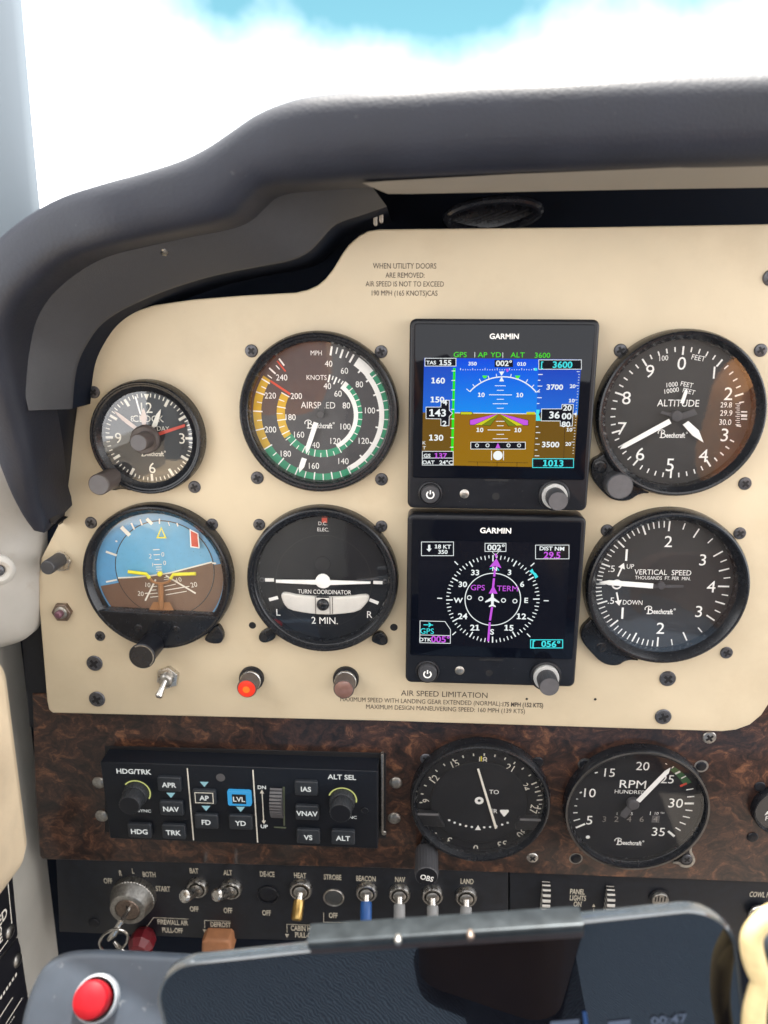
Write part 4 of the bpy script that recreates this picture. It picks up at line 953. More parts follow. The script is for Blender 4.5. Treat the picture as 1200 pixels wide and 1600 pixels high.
b = MB(); b.tube([(*d.p(*q, .0026), d.w + .0026) for q in smooth_pts([(684, 436), (702, 458), (745, 466), (788, 458), (800, 438)], 2)], 7 * d.k, 8); b.tube([(*d.p(745, 466, .0026), d.w + .0026), (*d.p(747, 600, .0026), d.w + .0024)], 14 * d.k, 10)
b.poly([d.p(*q, .002) for q in ((705, 566), (795, 568), (818, 612), (680, 612))], d.w + .0022); d.part('symbol_stalk', b, 'orange', ac)
b = MB(); q = [d.p(*z, .002) for z in ((907, 168), (950, 190), (957, 268), (912, 262))]; b.poly(q, d.w + .0020); st = d.part('sticker', b, 'red', None, 'pink-red sticker with white edge')
b = MB(); b.path(q, 6 * d.k, d.w + .0021, True); d.part('sticker_edge', b, 'white', st)
pane(T, x, y, ri * 1.01, .0046)
# black lower plate
b = MB(); pts = []
for i in range(41):
    a = R(198 + (342 - 198) * i / 40); pts.append((x + r * .955 * math.cos(a), y + r * .955 * math.sin(a)))
ly, ry = T.L(*c(392, 606), .007)[1], T.L(*c(1045, 634), .007)[1]
pts = [q for q in pts if q[1] < ly + (ry - ly) * (q[0] + r) / (2 * r)]
b.prism(pts, .001, .0078, .0006); lp = T.part('lower_plate', b, 'bezel')
for X, Y in ((622, 711), (830, 719)): screw(T, *c(X, Y), 6, .0078, 'bezel', h=.0004, slot=True)
lug_knob(T, c, 735, 745, .007, 640, 868, .0235, 66, 72, 'cage_knob', 'blackp', 'blackg')
b = MB(); kx, ky = T.L(*c(640, 868), .0235); b.arc(kx, ky, 64 * d.k * .93, 71 * d.k * .93, -30, 140, .0237); T.part('worn_edge', b, 'dsteel')
b = MB(); b.prism([T.L(*c(*q), .004) for q in smooth_pts([(980, 770), (1050, 690), (1075, 715), (1092, 760), (1080, 795), (1040, 800), (1000, 790)], 2, True)], 0, .004, .0006); g = T.part('lug', b, 'bezel')
b = MB(); b.disc(*T.L(*c(1055, 757), .004), 16 * d.k, .0041, 20); T.part('lug_slot', b, 'slot', g)
for X, Y, q in ((361, 129, 9.3), (1029, 138, 9.3), (411, 754, 8)): screw(T, *c(X, Y), q)

# ---------------------------------------------------------------- course indicator on the burl panel
c = C(620, 1150, 4.615)
T = Thing('course_indicator', 'round course deviation indicator with compass ring and OBS knob', 'course indicator', F1, *c(602, 505), .008)
o, x, y, r, ri = bezel(T, c, 602, 505, 507, .905, .008, step=False)
d = Dial(T, c, 590, 480, .0008, bx=(x, y, ri), mat='dialk')
dx, dy = x, y
cen = d.p(605, 500)
def cr(b, a, r0, r1, w_): b.tick(cen[0], cen[1], a, r0 * d.k, r1 * d.k, w_ * d.k, d.w + .0002)
b = MB()
for i in range(72):
    a = i * 5 + 1
    if 84 < a < 101 and False: continue
    if 103 < a < 122 or 238 < a < 257: continue
    if 60 < a < 100 or 122 < a < 238: cr(b, a, 404 if i % 2 == 0 else 418, 446, 11 if i % 2 == 0 else 7)
    elif i % 2 == 0: cr(b, a, 424, 444, 9)
d.part('compass_marks', b, 'lume', d.o)
b = MB()
for s, X, Y, rot in (('15', 420, 198, 22), ('18', 622, 172, 0), ('21', 814, 227, -25), ('12', 272, 307, 52), ('9', 210, 465, 90), ('24', 928, 365, -72), ('27', 988, 525, -100), ('30', 902, 700, -130), ('33', 762, 780, 195), ('0', 569, 808, 180), ('3', 377, 752, 160)):
    d.tx(b, s, X, Y, 46 if X not in (210, 928) else 40, 'r', .95, rot)
d.part('compass_numerals', b, 'lume', d.o)
b = MB(); b.rect(*d.p(603, 190), *d.p(615, 145), d.w + .0001); b.rect(*d.p(563, 855), *d.p(578, 825), d.w + .0001); d.part('lubber_marks', b, 'yel', d.o)
hub = d.p(592, 470)
b = MB(); b.lathe([(350 * d.k, d.w), (350 * d.k, d.w + .0006), (344 * d.k, d.w + .0010)], *d.p(592, 478), 72); inn = T.part('centre_plate', b, 'dialk')
# raised shoulders left and right of the inner face
for pts in ([(145, 562), (300, 570), (318, 605), (345, 660), (190, 650)], [(890, 600), (1060, 608), (1050, 680), (860, 680), (852, 640)]):
    b = MB(); b.prism([d.p(*q, .004) for q in pts], d.w, d.w + .0040, .0008); T.part('shoulder', b, 'blackp')
for p_, q_ in (((148, 566), (302, 570)), ((888, 604), (1055, 610))):
    b = MB(); b.tube([(*d.p(*p_, .0045), d.w + .0042), (*d.p(*q_, .0045), d.w + .0042)], 9 * d.k, 8); T.part('shoulder_edge', b, 'knobtop')
w2 = d.w + .0012
b = MB(); b.arc(*d.p(594, 466, .0012), 11 * d.k, 32 * d.k, 0, 360, w2, 32)
for X, Y in ((378, 607), (417, 625), (457, 638), (499, 649), (541, 656), (630, 659), (673, 656), (760, 639), (799, 626), (718, 650)): b.disc(*d.p(X, Y, .0012), 9 * d.k, w2, 16)
b.poly([d.p(*q, .0012) for q in ((563, 678), (607, 678), (586, 642))], w2)
b.poly([d.p(*q, .0012) for q in ((745, 532), (805, 532), (808, 545), (778, 580), (770, 580), (744, 545))], w2)
a_ = Dial.__new__(Dial); a_.T = T; a_.c = c; a_.w = w2 - .0002; a_.s = d.s; a_.k = d.k
a_.tx(b, 'TO', 701, 402, 29, 'r', 1.0); a_.tx(b, 'FR', 700, 540, 29, 'r', 1.0)
T.part('centre_marks', b, 'white', inn)
b = MB(); b.prism([d.p(*q, .0025) for q in ((579, 240), (593, 238), (724, 664), (708, 672))], w2 + .0008, w2 + .0014, .0002); T.part('course_needle', b, 'lume')
pane(T, x, y, ri * 1.005, .0058)
b = MB(); b.prism([T.L(*c(*q), .004) for q in smooth_pts([(190, 720), (165, 800), (170, 880), (290, 890), (300, 855)], 2, True)], 0, .004, .0006); T.part('knob_lug', b, 'bezel')
kb = lug_knob(T, c, 225, 820, .003, 215, 1014, .0225, 86, 84, 'course_knob', 'knob', 'blackp', .04)
b = MB(); kk = T.k(*c(217, 1022), .0227) / 4.615; b.text('OBS', *T.L(*c(217, 1022), .0227), 44 * kk, .0229, 'b', .85, -14); T.part('knob_lettering', b, 'white', kb)
for X, Y, m_ in ((209, 163, 'screw'), (1016, 186, 'blackp'), (978, 876, 'steel')): screw(T, *c(X, Y), 9, 0, m_)

# ---------------------------------------------------------------- tachometer on the burl panel
c = C(870, 1150, 3.636)
T = Thing('tachometer', 'round RPM gauge with white needle on the burl walnut panel', 'tachometer', F1, *c(457, 434), .007)
o, x, y, r, ri = bezel(T, c, 457, 434, 412, .93, .007, step=False)
d = Dial(T, c, 442, 394, .0008, bx=(x, y, ri), mat='dialk')
b = MB(); b.arc(x, y, r * .968, r * .995, 0, 360, .0072, 96); T.part('bezel_rim', b, 'rimm')
KK = 296
def tv(b, px0, py0, px1, py1, w_, dz=.0002): b.line(d.p(px0, py0), d.p(px1, py1), w_ * d.k, d.w + dz)
b = MB()
b.poly([d.p(*q) for q in ((660, 170), (700, 196), (735, 228), (765, 262), (722, 278), (700, 246), (672, 216), (645, 195))], d.w + .0001); d.part('green_arc', b, 'dgreen', d.o)
b = MB(); tv(b, 700, 284, 738, 268, 13, .00015); d.part('red_line', b, 'red', d.o)
b = MB()
for q in ((108, 520, 160, 498, 12), (95, 480, 132, 470, 7), (93, 435, 118, 434, 7), (100, 395, 115, 396, 6), (110, 356, 120, 358, 5), (130, 322, 142, 318, 9), (216, 209, 232, 205, 8), (616, 155, 626, 160, 5), (652, 182, 664, 172, 6), (672, 214, 700, 200, 12), (706, 240, 733, 226, 7),
          (735, 305, 775, 298, 7), (740, 345, 780, 342, 7), (725, 382, 778, 382, 13), (730, 419, 770, 423, 7), (716, 455, 755, 463, 7), (698, 488, 732, 501, 7), (674, 519, 703, 536, 7), (632, 539, 668, 569, 14)): tv(b, *q)
b.disc(*d.p(176, 573), 12 * d.k, d.w + .0002, 24)
d.part('scale_marks', b, 'white', d.o)
b = MB()
for s, X, Y, h in (('5', 185, 477, 48), ('10', 188, 322, 48), ('15', 300, 207, 46), ('20', 488, 170, 46), ('25', 628, 244, 46), ('30', 676, 380, 50), ('35', 577, 543, 46)): d.tx(b, s, X, Y, h, 'r', 1.0)
d.part('numerals', b, 'white', d.o)
b = MB(); d.tx(b, 'RPM', 432, 273, 44, 'r', 1.1); d.tx(b, 'HUNDREDS', 425, 317, 20, 'r', 1.05); d.script(b, 410, 606, 170)
for s, X, Y, h in (('1', 342, 440, 14), ('1.5', 418, 440, 15), ('1', 531, 438, 20), ('10', 567, 439, 15), ('TH', 599, 436, 9)): d.tx(b, s, X, Y, h, 'r', 1.0)
d.part('lettering', b, 'white', d.o)
b = MB()
for s, X in (('3', 269), ('2', 338), ('4', 410), ('6', 482), ('4', 560)):
    d.tx(b, s, X, 470, 30, 'r', 1.05, dz=.00035)
d.part('hour_counter', b, 'dsteel', d.o)
b = MB(); b.rect(*d.p(537, 490), *d.p(585, 452), d.w + .00015); d.part('tenths_wheel', b, 'knobtop', d.o)
n_ = needle(d, 'needle', [(452, 366), (473, 379), (636, 212), (646, 182), (615, 200)], .0028)
b = MB(); b.lathe([(34 * d.k, d.w), (34 * d.k, d.w + .0028), (26 * d.k, d.w + .0034)], *d.p(436, 393, .003), 32); b.prism([d.p(*q, .0024) for q in ((415, 385), (440, 410), (390, 470), (362, 455), (365, 435))], d.w + .0018, d.w + .0024); d.part('needle_hub', b, 'dialg', n_)
pane(T, x, y, ri * 1.005, .0050)
b = MB(); b.prism([T.L(*c(*q), .003) for q in smooth_pts([(640, 728), (690, 728), (705, 750), (760, 752), (790, 720), (785, 690), (765, 660), (775, 615), (745, 645)], 2, True)], 0, .003, .0006); g = T.part('lug', b, 'dsteel')
b = MB(); b.prism([T.L(*c(*q), .0035) for q in smooth_pts([(655, 715), (695, 714), (715, 735), (755, 738), (775, 715), (772, 690), (752, 668), (760, 622), (735, 652), (700, 700)], 2, True)], 0, .0035, .0004); T.part('lug_face', b, 'blackp', g)
for X, Y, m_ in ((160, 158, 'blackp'), (820, 170, 'blackp'), (108, 694, 'blackp'), (737, 697, 'screw')): 
    if m_ == 'blackp':
        b = MB(); p = T.L(*c(X, Y)); b.arc(*p, 30 * d.k, 40 * d.k, 0, 360, .0003, 32); T.part('screw_cup', b, 'dsteel')
    screw(T, *c(X, Y), 8.6, 0 if m_ == 'blackp' else .0035, m_)

# ---------------------------------------------------------------- gauge cut by the right edge
c = C(1160, 1220, 16)
T = Thing('engine_gauge', 'small dark round gauge cut off by the photo\'s right edge', 'gauge', F1, *c(980, 800), .005)
o, x, y, r, ri = bezel(T, c, 980, 800, 690, .88, .005, step=False)
d = Dial(T, c, 980, 800, .0008, bx=(x, y, ri), mat='dialk')
b = MB(); d.tx(b, 'AMP', 760, 800, 100, 'r', 1.0); d.tx(b, 'PER', 760, 930, 110, 'r', 1.0) if False else None
d.tx(b, 'A', 620, 805, 100); d.tx(b, 'F', 612, 930, 110); d.part('lettering', b, 'white', d.o)
pane(T, x, y, ri * 1.01, .0032)
for X, Y in ((430, 140), (250, 1405)): screw(T, *c(X, Y), 9, 0, 'blackp')
# ================================================================== electronic displays
MAT['olive'] = pm('dull_olive_edge', (.10, .115, .075), .5); MAT['knobap'] = pm('soft_black_knob', (.022, .024, .028), .5)
MAT['blackg2'] = pm('display_glass', (.003, .004, .008), .03, spec=.18, var=.0)
MAT['linen2'] = pm('silver_grey_plastic', (.42, .42, .41), .4)
MAT['key'] = pm('charcoal_key', (.020, .024, .031), .5); MAT['apbody'] = pm('black_faceplate', (.007, .009, .014), .40, specks=.06, spec=.3)
class Scr:
    """flat screen graphics at height w, positions in crop units"""
    def __init__(s, T, c, w): s.T = T; s.c = c; s.w = w; s.s = c(1, 0)[0] - c(0, 0)[0]; s.k = T.k(*c(600, 600), w) * s.s
    def p(s, x, y): return s.T.L(*s.c(x, y), s.w)
    def z(s, i): return s.w + .00006 * i
    def tx(s, b, t, x, y, h, wt='b', sx=1.0, rot=0, al='c', i=4):
        a, d = s.p(x, y - h / 2), s.p(x, y + h / 2); return b.text(t, *s.p(x, y), math.hypot(a[0] - d[0], a[1] - d[1]), s.z(i), wt, sx, rot, al)
    def poly(s, b, pts, i=1): return b.poly([s.p(*q) for q in pts], s.z(i))
    def ln(s, b, pts, w=4, i=3, closed=False): return b.path([s.p(*q) for q in pts], w * s.k, s.z(i), closed)
    def tick(s, b, cx, cy, a, r0, r1, w, i=3):
        x, y = s.p(cx, cy); return b.tick(x, y, a, r0 * s.k, r1 * s.k, w * s.k, s.z(i))
    def ring(s, b, cx, cy, r0, r1, a0=0, a1=360, i=3, n=48):
        x, y = s.p(cx, cy); return b.arc(x, y, r0 * s.k, r1 * s.k, a0, a1, s.z(i), n)
    def part(s, name, b, m, par): return s.T.part(name, b, m, par)
def display_body(label, c, corners, kn, pw, sens, cardslot, hole, maker, sep_y):
    h = .0125
    cx = sum(q[0] for q in corners) / 4; cy = sum(q[1] for q in corners) / 4
    T = Thing('flight_display', label, 'flight display', F0, *c(cx, cy), h, 'square electronic flight displays')
    pts = [T.L(*c(*q), h) for q in corners]
    x0 = (pts[0][0] + pts[3][0]) / 2; x1 = (pts[1][0] + pts[2][0]) / 2; y1 = (pts[0][1] + pts[1][1]) / 2; y0 = (pts[2][1] + pts[3][1]) / 2
    b = MB(); b.prism(rrect(x0, y0, x1, y1, .0032), 0, h, .0014); T.part('body', b, 'blackp')
    g = .0022; sy = T.L(*c(600, sep_y), h)[1]
    b = MB(); b.prism(rrect(x0 + g, sy, x1 - g, y1 - g, .0012, 4), h - .0006, h + .0006, .0003); fp = T.part('screen_glass', b, 'blackg2')
    s = Scr(T, c, h + .0007)
    b = MB(); s.tx(b, maker, *hole[2], hole[3], 'b', 1.06); T.part('maker_lettering', b, 'white', fp)
    k = s.k
    # power key
    px, py = T.L(*c(*pw), h)
    b = MB(); b.lathe([(72 * k, h - .0004), (70 * k, h + .0010), (62 * k, h + .0013), (58 * k, h + .0006)], px, py, 40, False); T.part('key_surround', b, 'blackp')
    b = MB(); b.lathe([(56 * k, h), (56 * k, h + .0026), (50 * k, h + .0034), (20 * k, h + .0036)], px, py, 40); pk = T.part('power_key', b, 'knob')
    b = MB(); zz = h + .0038; b.arc(px, py, 17 * k, 25 * k, 35, 325, zz, 24); b.line((px, py + 3 * k), (px, py + 27 * k), 8 * k, zz + .00002); T.part('power_symbol', b, 'white', pk)
    b = MB(); b.lathe([(27 * k, h - .0003), (27 * k, h + .0003), (20 * k, h + .0007)], *T.L(*c(*sens), h), 28); T.part('light_sensor', b, 'dsteel')
    b = MB(); b.disc(*T.L(*c(*hole[0]), h), 22 * k, h + .0001, 28); T.part('screw_socket', b, 'slot')
    q = cardslot; b = MB(); b.poly([T.L(*c(*z), h) for z in ((q[0] - 70, q[1]), (q[0] + 70, q[1] + 2), (q[0] + 66, q[1] + 14), (q[0] - 66, q[1] + 12))], h + .00012); T.part('card_slot', b, 'slot')
    b = MB(); b.poly([T.L(*c(*z), h) for z in smooth_pts([(q[0] - 62, q[1] + 16), (q[0] + 62, q[1] + 18), (q[0] + 30, q[1] + 44), (q[0] - 30, q[1] + 44)], 2, True)], h + .00014); T.part('card_thumb_dip', b, 'blackp')
    # knob
    (bx, by), (tx, ty), rb, rt = kn
    xk, yk = T.L(*c(bx, by), h)
    b = MB(); b.lathe([(92 * k, h - .0003), (90 * k, h + .0012), (80 * k, h + .0016), (76 * k, h + .0008)], xk, yk, 48, False); T.part('knob_surround', b, 'blackp')
    b = MB(); b.lathe([(74 * k, h), (74 * k, h + .003), (60 * k, h + .0034)], xk, yk, 48); T.part('outer_knob', b, 'linen2')
    b = MB(); b.lathe([(57 * k, h + .003), (57 * k, h + .012), (54 * k, h + .0128)], xk, yk, 64, True, .03); kk = T.part('inner_knob', b, 'knob')
    b = MB(); b.disc(xk, yk, 53 * k, h + .0129, 40); T.part('knob_cap', b, 'knobtop', kk)
    return T, s, fp

# ---------------------------------------------------------------- upper display: attitude picture
c = C(620, 480, 3.636)
T, s, fp = display_body('upper square flight display showing blue sky over brown ground', c, [(78, 65), (1160, 70), (1076, 1165), (56, 1138)],
                        ((892, 1068), (916, 1122), 0, 0), (190, 1056), (384, 1060), (566, 975), [(562, 1074), None, (610, 165), 30], 'GARMIN', 975)
def rct(x0, y0, x1, y1): return [(x0, y0), (x1, y0), (x1, y1), (x0, y1)]
b = MB(); s.poly(b, [(155, 288), (1049, 297), (1027, 612), (148, 598)], 0); scr = s.part('sky_picture', b, E_SKY, fp)
b = MB(); s.poly(b, [(148, 598), (1027, 612), (1004, 912), (143, 896)], 0); s.part('ground_picture', b, E_BR, fp)
b = MB(); s.poly(b, [(155, 288), (318, 290), (314, 600), (148, 598)], 1); s.part('airspeed_tape_sky', b, E_SKY2, scr); b = MB(); s.poly(b, [(806, 350), (1046, 352), (1024, 604), (792, 604)], 1); s.part('altitude_tape_sky', b, E_SKY2, scr)
b = MB(); s.poly(b, [(148, 600), (314, 602), (308, 820), (144, 820)], 1); s.part('airspeed_tape_ground', b, E_BR2, scr); b = MB(); s.poly(b, [(792, 606), (1024, 606), (1010, 862), (775, 862)], 1); s.part('altitude_tape_ground', b, E_BR2, scr)
b = MB()   # lettering in white and frames
for t, x, y, h in (('TAS', 195, 314, 20), ('155', 276, 314, 29), ('160', 235, 416, 32), ('150', 231, 524, 32), ('130', 224, 740, 33), ('143', 232, 599, 40), ('K', 156, 770, 18), ('T', 156, 798, 18), ('GS', 172, 842, 20), ('OAT', 180, 880, 20), ('24°C', 280, 881, 22),
                   ('350', 430, 320, 20), ('002°', 608, 318, 30), ('010', 708, 322, 20), ('10', 480, 497, 24), ('10', 698, 498, 24), ('10', 472, 696, 24), ('10', 687, 697, 24), ('3700', 897, 453, 29), ('3500', 873, 779, 30), ('20', 998, 448, 20), ('10', 993, 530, 20), ('10', 980, 695, 20), ('20', 973, 776, 20),
                   ('36', 895, 611, 38), ('00', 964, 618, 34), ('20', 968, 571, 30), ('80', 960, 664, 30), ('4', 274, 540, 30), ('2', 271, 660, 30)):
    s.tx(b, t, x, y, h, 'd' if h > 18 else 'r', 1.16, i=8)
s.part('white_lettering', b, E_W, scr)
b = MB()
for t, x, y, h in (('GPS', 360, 269, 28), ('AP', 487, 270, 28), ('YD', 562, 270, 28), ('ALT', 686, 271, 28), ('3600', 827, 273, 28)): s.tx(b, t, x, y, h, 'r', 1.12)
s.part('green_lettering', b, E_G2, scr)
b = MB(); s.tx(b, '3600', 941, 326, 36, 'd', 1.12, i=8); s.tx(b, '1013', 888, 885, 36, 'd', 1.12, i=8); s.tx(b, '[', 825, 324, 32, 'b', 1, i=8); s.part('cyan_lettering', b, E_C, scr)
b = MB(); s.tx(b, '137', 250, 842, 28, 'd', 1.15, i=8); s.part('magenta_lettering', b, E_M, scr)
b = MB()   # black boxes
for q in (rct(160, 290, 336, 334), rct(806, 299, 1048, 352), rct(555, 299, 660, 340), rct(145, 818, 320, 895), rct(770, 860, 1003, 910), [(166, 567), (250, 567), (252, 530), (298, 528), (298, 585), (316, 602), (298, 620), (296, 672), (250, 672), (250, 634), (166, 632)],
          [(822, 577), (936, 577), (938, 552), (1002, 552), (996, 674), (928, 674), (928, 646), (820, 645), (820, 625), (806, 608), (820, 592)], rct(420, 768, 730, 804)): s.poly(b, q, 5)
s.part('black_readout_boxes', b, E_K, scr)
b = MB()   # white lines
for q in (rct(160, 290, 336, 334), rct(806, 299, 1048, 352), rct(145, 818, 320, 856), rct(145, 856, 320, 896), [(166, 567), (250, 567), (252, 530), (298, 528), (298, 585), (316, 602), (298, 620), (296, 672), (250, 672), (250, 634), (166, 632)],
          [(822, 577), (936, 577), (938, 552), (1002, 552), (996, 674), (928, 674), (928, 646), (820, 645)], rct(420, 766, 730, 805)): s.ln(b, q, 3.2, 7, True)
s.ln(b, [(331, 600), (790, 606)], 4, 3)
s.ln(b, [(443, 255), (443, 285)], 3); s.ln(b, [(602, 257), (602, 287)], 3)
acx, acy, ar = 596, 645, 253
s.ring(b, acx, acy, 246, 252, -49, 49, 3, 40)
for a, r1 in ((-49, 274), (49, 274), (-40, 268), (40, 268), (-30, 272), (30, 272), (-9, 268), (9, 268), (-19, 268), (19, 268)): s.tick(b, acx, acy, a, 252, r1, 4)
for y, w_ in ((446, 62), (472, 40), (523, 40), (548, 86), (574, 40), (648, 50), (673, 38), (722, 42), (747, 86)): s.ln(b, [(588 - w_ / 2, y), (588 + w_ / 2, y)], 3.4)
s.ln(b, [(524, 497), (654, 498)], 4); s.ln(b, [(516, 697), (644, 698)], 4)
s.poly(b, [(580, 365), (610, 365), (595, 390)], 4); s.poly(b, [(582, 421), (609, 421), (595, 394)], 4)
for i in range(31):
    x = 362 + i * 13.9; s.ln(b, [(x, 358), (x, 358 - (12 if i % 5 == 0 else 6))], 3)
for i, y in enumerate(range(382, 860, 33)):
    if not 560 < y < 660: s.ln(b, [(806 - (y - 300) * .042, y), (806 - (y - 300) * .042 + (26 if i % 2 == 0 else 14), y)], 4)
for i, y in enumerate(range(366, 845, 16)):
    xx = 1040 - (y - 360) * .075; s.ln(b, [(xx - (18 if i % 5 == 0 else 7), y), (xx, y)], 3)
s.poly(b, [(1002, 606), (1022, 596), (1020, 618)], 4)
for x in (455, 515, 634, 694): s.ring(b, x, 784, 7, 11, i=8, n=20)
s.ring(b, 574, 842, 0, 27, i=4); s.ln(b, [(538, 815), (538, 868)], 4); s.ln(b, [(606, 816), (606, 869)], 4)
s.part('white_lines', b, E_W, scr)
b = MB(); s.poly(b, [(320, 345), (334, 345), (322, 820), (308, 820)], 2); s.part('green_speed_band', b, E_G, scr)
b = MB()
for y in (362, 416, 470, 526, 580, 634, 688, 740, 795): s.ln(b, [(312 - (y - 345) * .022, y), (333 - (y - 345) * .026, y)], 4, 3)
s.part('speed_ticks', b, E_W, scr)
b = MB()
for X in (500, 686): s.poly(b, [(X - 16, 388), (X + 16, 388), (X + 6, 404), (X - 6, 404)], 4)
s.part('green_bank_limits', b, E_G2, scr)
b = MB(); s.poly(b, [(415, 640), (578, 603), (440, 668), (415, 668)], 3); s.poly(b, [(746, 642), (584, 603), (720, 670), (746, 670)], 3); s.poly(b, [(560, 800), (588, 800), (574, 770)], 8)
s.poly(b, [(618, 350), (634, 350), (634, 364), (626, 370)], 4); s.part('magenta_command_bars', b, E_M, scr)
b = MB(); s.poly(b, [(578, 606), (440, 668), (482, 671)], 4); s.poly(b, [(584, 606), (720, 670), (680, 674)], 4)
for x0, x1 in ((362, 432), (736, 790)): s.poly(b, [(x0, 595), (x1 - 8, 595), (x1, 602), (x1 - 8, 609), (x0, 609)], 4)
s.part('yellow_aircraft_bars', b, E_Y, scr)
b = MB(); s.poly(b, [(580, 607), (482, 671), (530, 673)], 4); s.poly(b, [(583, 607), (680, 674), (634, 675)], 4); s.part('olive_aircraft_bars', b, E_OL, scr)
b = MB()
for q in ([(415, 640), (578, 603), (440, 668), (415, 668)], [(746, 642), (584, 603), (720, 670), (746, 670)], [(578, 606), (440, 668), (482, 671)], [(584, 606), (720, 670), (680, 674)], [(580, 607), (482, 671), (530, 673)], [(583, 607), (680, 674), (634, 675)], [(362, 594), (424, 594), (432, 602), (424, 610), (362, 610)]): s.ln(b, q, 2.6, 6, True)
for p_, q_ in (((405, 878), (745, 884)), ((458, 878), (458, 902)), ((570, 878), (569, 904)), ((683, 880), (682, 906)), ((955, 650), (948, 860))): s.ln(b, [p_, q_], 2, 2)
s.part('black_outlines', b, E_K, scr)
b = MB(); s.ln(b, rct(806, 299, 1048, 352), 2, 9, True) if False else None
s.ln(b, rct(771, 860, 1003, 910), 4, 7, True); s.poly(b, [(792, 582), (812, 582), (806, 608), (818, 645), (790, 645)], 4); s.poly(b, [(780, 346), (797, 346), (797, 360), (780, 360)], 4); s.part('cyan_bugs', b, E_C, scr)

# ---------------------------------------------------------------- lower display: compass rose
c = C(620, 790, 3.636)
T, s, fp = display_body('lower square flight display showing a compass rose on black', c, [(66, 46), (1078, 68), (1012, 1040), (44, 1000)],
                        ((845, 965), (865, 1048), 0, 0), (174, 940), (357, 936), (535, 868), [(525, 950), None, (561, 141), 30], 'GARMIN', 862)
b = MB(); s.poly(b, [(125, 195), (985, 215), (950, 820), (120, 790)], 0); scr = s.part('screen_picture', b, E_K, fp)
RX, RY = 545, 533
cxr, cyr = s.p(RX, RY)
b = MB()
for i in range(72):
    a = i * 5 - 2
    r1 = 265
    b.tick(cxr, cyr, a, (228 if i % 6 == 0 else 240 if i % 2 == 0 else 248) * s.k, r1 * s.k, (7 if i % 6 == 0 else 5) * s.k, s.z(2))
b.arc(cxr, cyr, 155 * s.k, 160 * s.k, 0, 360, s.z(2), 72)
for a in (-45, 45, 90, 135, 225, 270): b.tick(cxr, cyr, a, 288 * s.k, 316 * s.k, 6 * s.k, s.z(2))
for x, y in ((412, 522), (477, 528), (606, 538), (671, 542)): s.ring(b, x, y, 9, 14, i=2, n=20)
s.ln(b, rct(140, 206, 322, 284), 3.4, 2, True); s.ln(b, rct(501, 214, 620, 260), 3.4, 2, True); s.ln(b, rct(788, 224, 978, 302), 3.4, 2, True); s.ln(b, [(540, 260), (560, 284), (580, 260)], 3, 2)
s.ln(b, [(132, 654), (274, 658), (305, 704), (304, 782), (131, 778)], 3.4, 2, True); s.ln(b, [(131, 734), (305, 738)], 3.2, 2)
s.poly(b, [(178, 222), (190, 222), (190, 244), (198, 244), (184, 262), (168, 246), (178, 246)], 2)
# aeroplane symbol
s.poly(b, [(543, 494), (550, 506), (551, 522), (582, 545), (582, 552), (551, 540), (550, 560), (562, 570), (562, 576), (543, 570), (523, 575), (523, 569), (536, 560), (535, 540), (502, 550), (502, 543), (535, 520), (536, 505)], 5)
s.part('white_lines', b, E_W, scr)
b = MB()
for t, x, y, h in (('18 KT', 262, 232, 22), ('350', 262, 262, 22), ('002°', 563, 237, 32), ('DIST NM', 881, 243, 22), ('33', 445, 379, 30), ('3', 640, 378, 30), ('30', 375, 446, 30), ('6', 712, 445, 30), ('W', 349, 537, 28), ('E', 735, 537, 28), ('24', 374, 627, 32), ('12', 708, 628, 32), ('21', 443, 692, 32), ('15', 637, 693, 32), ('S', 541, 716, 30), ('N', 556, 358, 24), ('DTK', 163, 760, 20)):
    s.tx(b, t, x, y, h, 'd', 1.12)
s.part('white_lettering', b, E_W, scr)
b = MB()
s.ln(b, [(568, 300), (548, 480)], 11, 3) if False else None
s.poly(b, [(523, 770), (531, 660), (536, 660), (528, 770)], 3) if False else None
s.ln(b, [(519, 770), (528, 662)], 12, 4); s.ln(b, [(529, 652), (541, 575)], 12, 4) ; s.ln(b, [(546, 470), (552, 412)], 12, 4); s.ln(b, [(553, 402), (560, 346)], 12, 4)
s.poly(b, [(566, 298), (594, 354), (562, 342), (526, 348)], 4); s.poly(b, [(548, 452), (572, 500), (522, 498)], 4); s.poly(b, [(556, 268), (574, 284), (560, 296)], 4)
for t, x, y, h in (('GPS', 460, 465, 30), ('TERM', 628, 470, 30), ('29.5', 882, 280, 36), ('005°', 248, 758, 36)): s.tx(b, t, x, y, h, 'd' if h > 31 else 'r', 1.05)
s.part('magenta_course', b, E_M, scr)
b = MB(); s.tx(b, 'GPS', 172, 712, 30, 'r', 1.0); s.tx(b, '056°', 874, 785, 34, 'd', 1.1); s.tx(b, '[', 778, 782, 34, 'd')
s.ln(b, rct(760, 762, 942, 808), 5, 2, True); s.poly(b, [(752, 372), (770, 358), (778, 376), (790, 384), (803, 404), (786, 414), (778, 392)], 4)
s.ln(b, [(152, 676), (206, 678)], 5, 3); s.poly(b, [(186, 664), (198, 677), (184, 690), (178, 690), (186, 677), (178, 664)], 3)
s.ln(b, [(528, 360), (545, 352)], 4, 3); s.ln(b, [(568, 352), (580, 368)], 4, 3)
s.part('cyan_marks', b, E_C, scr)

